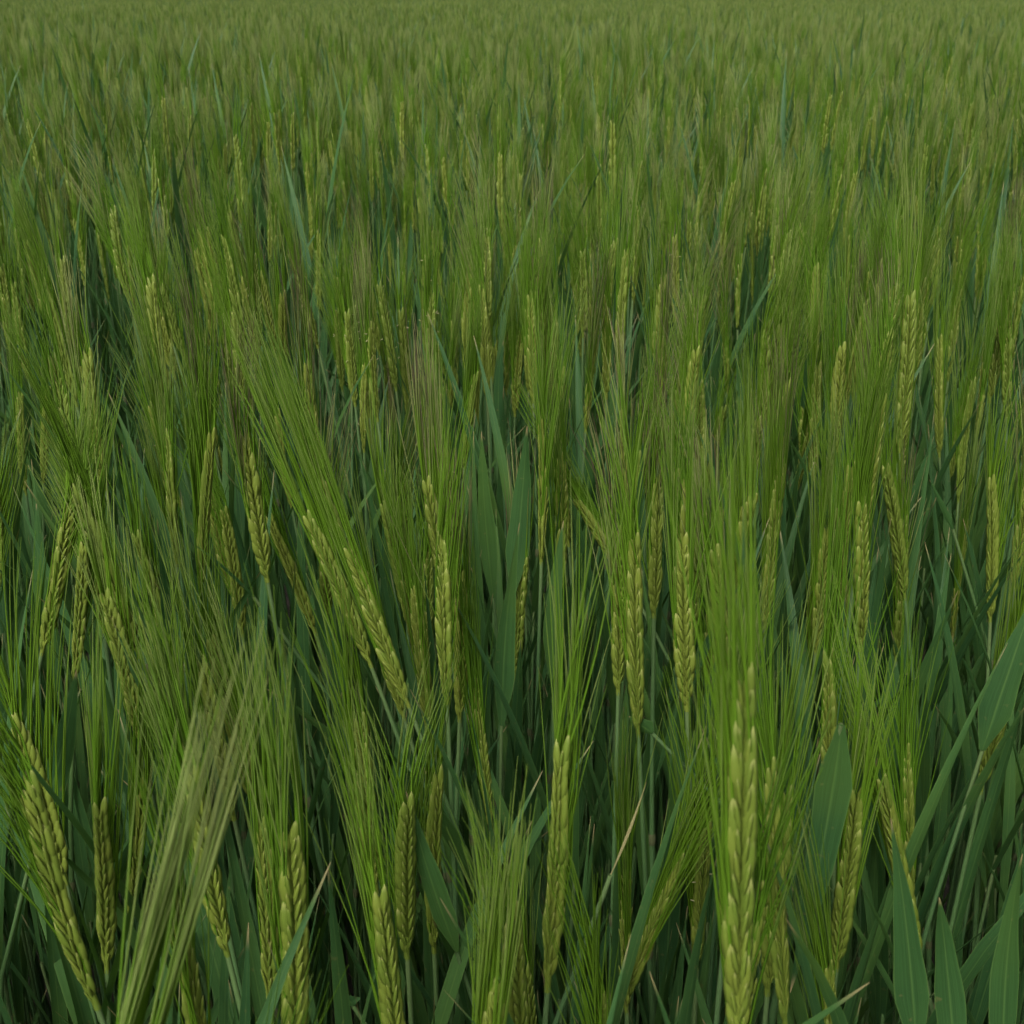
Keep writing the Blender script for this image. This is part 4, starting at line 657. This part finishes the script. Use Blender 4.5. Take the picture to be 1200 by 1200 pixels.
    ('ear', (0.308,1.403,0.786), (0.004,0.032,0.999), 0.093, 7.3, 0.087, 0.92, 0.10, 0, 'upright barley, long purplish tipped awns, behind, left of the long braided ear'),
]
for i, p in enumerate(PLANTS):
    if p[0] == 'ear': barley(i, *p[1:])
    else: shoot(i, *p[1:])

# ------------------------------------------------------------------ the rest of the crop: one object, tens of thousands of plants
def proto(i, tiller):
    rs = np.random.default_rng(9000 + i); mb = MB(); mats = [M_STEM, M_NODE, M_EAR, M_AWN, M_LEAF]
    h = .80; d = unit(np.array([rs.normal(0, .045), rs.normal(0, .045), 1.])); top = np.array([d[0] * .25, d[1] * .25, h if not tiller else rs.uniform(.66, .80)])
    P, G = stem_curve(top, d, rs, 6, np.zeros(3)); stem_mesh(mb, P, rs, mats=(0, 1))
    if not tiller:
        lay = ear_layout(rs); n0 = mb.n; sub = MB()
        for M, g, sd in lay: spikelet(sub, M, g, sd, rs, lo=True)
        A = awn_lines(rs, lay, rs.uniform(.052, .088), 1., 1., 5, .62)
        sub2 = MB(); tubes(sub2, A, AWN_R * 1.1, 3, np.clip(rs.normal(rs.beta(1.5, 3.2) if i < 9 else rs.uniform(.50, .60), .08, len(A)), 0, 1), 3)
        f = rs.uniform(0, math.pi); ex = np.array([math.cos(f), math.sin(f), 0]); ex = unit(ex - d * (ex @ d)); Rm = np.stack([ex, np.cross(d, ex), d], 1)
        for q, mi in ((sub, 2), (sub2, 3)):
            mb.add(np.concatenate(q.v) @ Rm.T + top, q.f, np.concatenate(q.a), np.concatenate(q.t), mi)
    a0 = rs.uniform(0, 6.28)
    for j, (q, ln, wd) in enumerate(((.84 if not tiller else .98, rs.uniform(.13, .21) * (1.25 if tiller else 1), .0100), (.66, rs.uniform(.20, .28), .0110), (.40, .24, .009))):
        p, t = at(P, q); a = a0 + j * math.pi + rs.normal(0, .3)
        leaf_strip(mb, blade_path(p, t + rs.uniform(.05, .28) * np.array([math.cos(a), math.sin(a), 0]), a, ln, abs(rs.normal(.10, .3)), 8), wd, rs, np.array([-math.sin(a), math.cos(a), 0]), rs.normal(0, .6), mat=4, nx=1, tint=.8)
    return bpy.data.objects.new('field_plant_%02d' % i, mb.mesh('field_plant', mats))

NEAR_R = 1.440
NV = 20
bank = bpy.data.collections.new('field_bank')
for i in range(NV): bank.objects.link(proto(i, i >= 15))

rs = np.random.default_rng(77)
def lattice(x0, x1, y0, y1, dens):
    c = 1 / math.sqrt(dens); X, Y = np.meshgrid(np.arange(x0, x1, c), np.arange(y0, y1, c))
    return np.stack([X + rs.uniform(-.6, .6, X.shape) * c, Y + rs.uniform(-.6, .6, X.shape) * c], -1).reshape(-1, 2)
pts = []
a = lattice(-3.2, 3.2, -1.2, 3.2, 680)
wedge = (np.hypot(a[:, 0], a[:, 1]) < NEAR_R) & (np.abs(a[:, 0]) < .13 + .44 * a[:, 1]) & (a[:, 1] > .05)
pts.append(a[~wedge & (np.hypot(a[:, 0], a[:, 1] + .1) > .28) & (np.abs(a[:, 0]) < 1.4 + .7 * a[:, 1])])
u_ = lattice(-1.2, 1.2, .1, 1.6, 1000)
b = lattice(-9, 9, 3.2, 9, 460); pts.append(b[np.abs(b[:, 0]) < 1.5 + .6 * b[:, 1]])
c = lattice(-22, 22, 9, 32, 130); pts.append(c[np.abs(c[:, 0]) < 2.0 + .55 * c[:, 1]])
e_ = lattice(-48, 48, 32, 95, 22); pts.append(e_[np.abs(e_[:, 0]) < 3.0 + .47 * e_[:, 1]])
under = (np.hypot(u_[:, 0], u_[:, 1]) < NEAR_R) & (np.abs(u_[:, 0]) < .13 + .44 * u_[:, 1]); under = u_[under & (u_[:, 1] > .2)]; nu = len(under)   # leafy tillers under the near ears
pts.append(under); pts = np.concatenate(pts)
# clumps and thin patches
def vnoise(p, s, seed):
    g = np.random.default_rng(seed).random((256, 256)); q = p * s + 1000; i = np.floor(q).astype(int); f = q - i; f = f * f * (3 - 2 * f); i %= 255
    return (g[i[:, 0], i[:, 1]] * (1 - f[:, 0]) + g[i[:, 0] + 1, i[:, 1]] * f[:, 0]) * (1 - f[:, 1]) + (g[i[:, 0], i[:, 1] + 1] * (1 - f[:, 0]) + g[i[:, 0] + 1, i[:, 1] + 1] * f[:, 0]) * f[:, 1]
keep = np.ones(len(pts), bool); keep[:-nu] = rs.random(len(pts) - nu) < np.clip(3.4 * (.35 * vnoise(pts[:-nu], 4.0, 1) + .65 * vnoise(pts[:-nu], 9.0, 7)) - .95, .05, 1)
pts = pts[keep]; n = len(pts)
hv = .93 + .10 * vnoise(pts, 1.6, 2) + rs.normal(0, .050, n)
lx = rs.normal(0, .036, n) - .05 * (vnoise(pts, 1.3, 4) - .35); ly = rs.normal(0, .036, n)
rot = np.stack([-ly, lx, rs.uniform(0, 2 * math.pi, n)], -1)
var = np.where(rs.random(n) < .42, rs.integers(15, NV, n), np.where(rs.random(n) < .10 + .85 * np.clip((pts[:, 1] - 1.6) / 7, 0, 1), rs.integers(9, 15, n), rs.integers(0, 9, n)))      # bristle ends are coloured paler with distance
var[-nu:] = rs.integers(15, NV, nu); hv[-nu:] = rs.uniform(.72, .96, nu)
me = bpy.data.meshes.new('barley_field'); me.from_pydata(np.column_stack([pts, np.full(n, -.01)]), [], [])
for nm, ty, d, key in (('variant', 'INT', var.astype(np.int32), 'value'), ('size', 'FLOAT', np.clip(hv, .7, 1.15).astype(np.float32), 'value'), ('turn', 'FLOAT_VECTOR', rot.astype(np.float32).ravel(), 'vector')):
    at_ = me.attributes.new(nm, ty, 'POINT'); at_.data.foreach_set(key, d)
fld = link('barley_field', me, kind='stuff'); fld['label'] = 'dense green barley crop filling the field behind the nearest plants'; fld['category'] = 'barley crop'
ng = bpy.data.node_groups.new('crop', 'GeometryNodeTree')
ng.interface.new_socket('Geometry', in_out='INPUT', socket_type='NodeSocketGeometry'); ng.interface.new_socket('Geometry', in_out='OUTPUT', socket_type='NodeSocketGeometry')
N, L = ng.nodes, ng.links
gi, go = N.new('NodeGroupInput'), N.new('NodeGroupOutput')
ci = N.new('GeometryNodeCollectionInfo'); ci.inputs['Collection'].default_value = bank; ci.inputs['Separate Children'].default_value = True; ci.inputs['Reset Children'].default_value = True
ip = N.new('GeometryNodeInstanceOnPoints'); ip.inputs['Pick Instance'].default_value = True
def attr(nm, ty):
    q = N.new('GeometryNodeInputNamedAttribute'); q.data_type = ty; q.inputs['Name'].default_value = nm; return q.outputs['Attribute']
L.new(gi.outputs[0], ip.inputs['Points']); L.new(ci.outputs[0], ip.inputs['Instance'])
L.new(attr('variant', 'INT'), ip.inputs['Instance Index']); L.new(attr('turn', 'FLOAT_VECTOR'), ip.inputs['Rotation']); L.new(attr('size', 'FLOAT'), ip.inputs['Scale'])
L.new(ip.outputs[0], go.inputs[0])
md = fld.modifiers.new('crop', 'NODES'); md.node_group = ng
print('field plants', n)
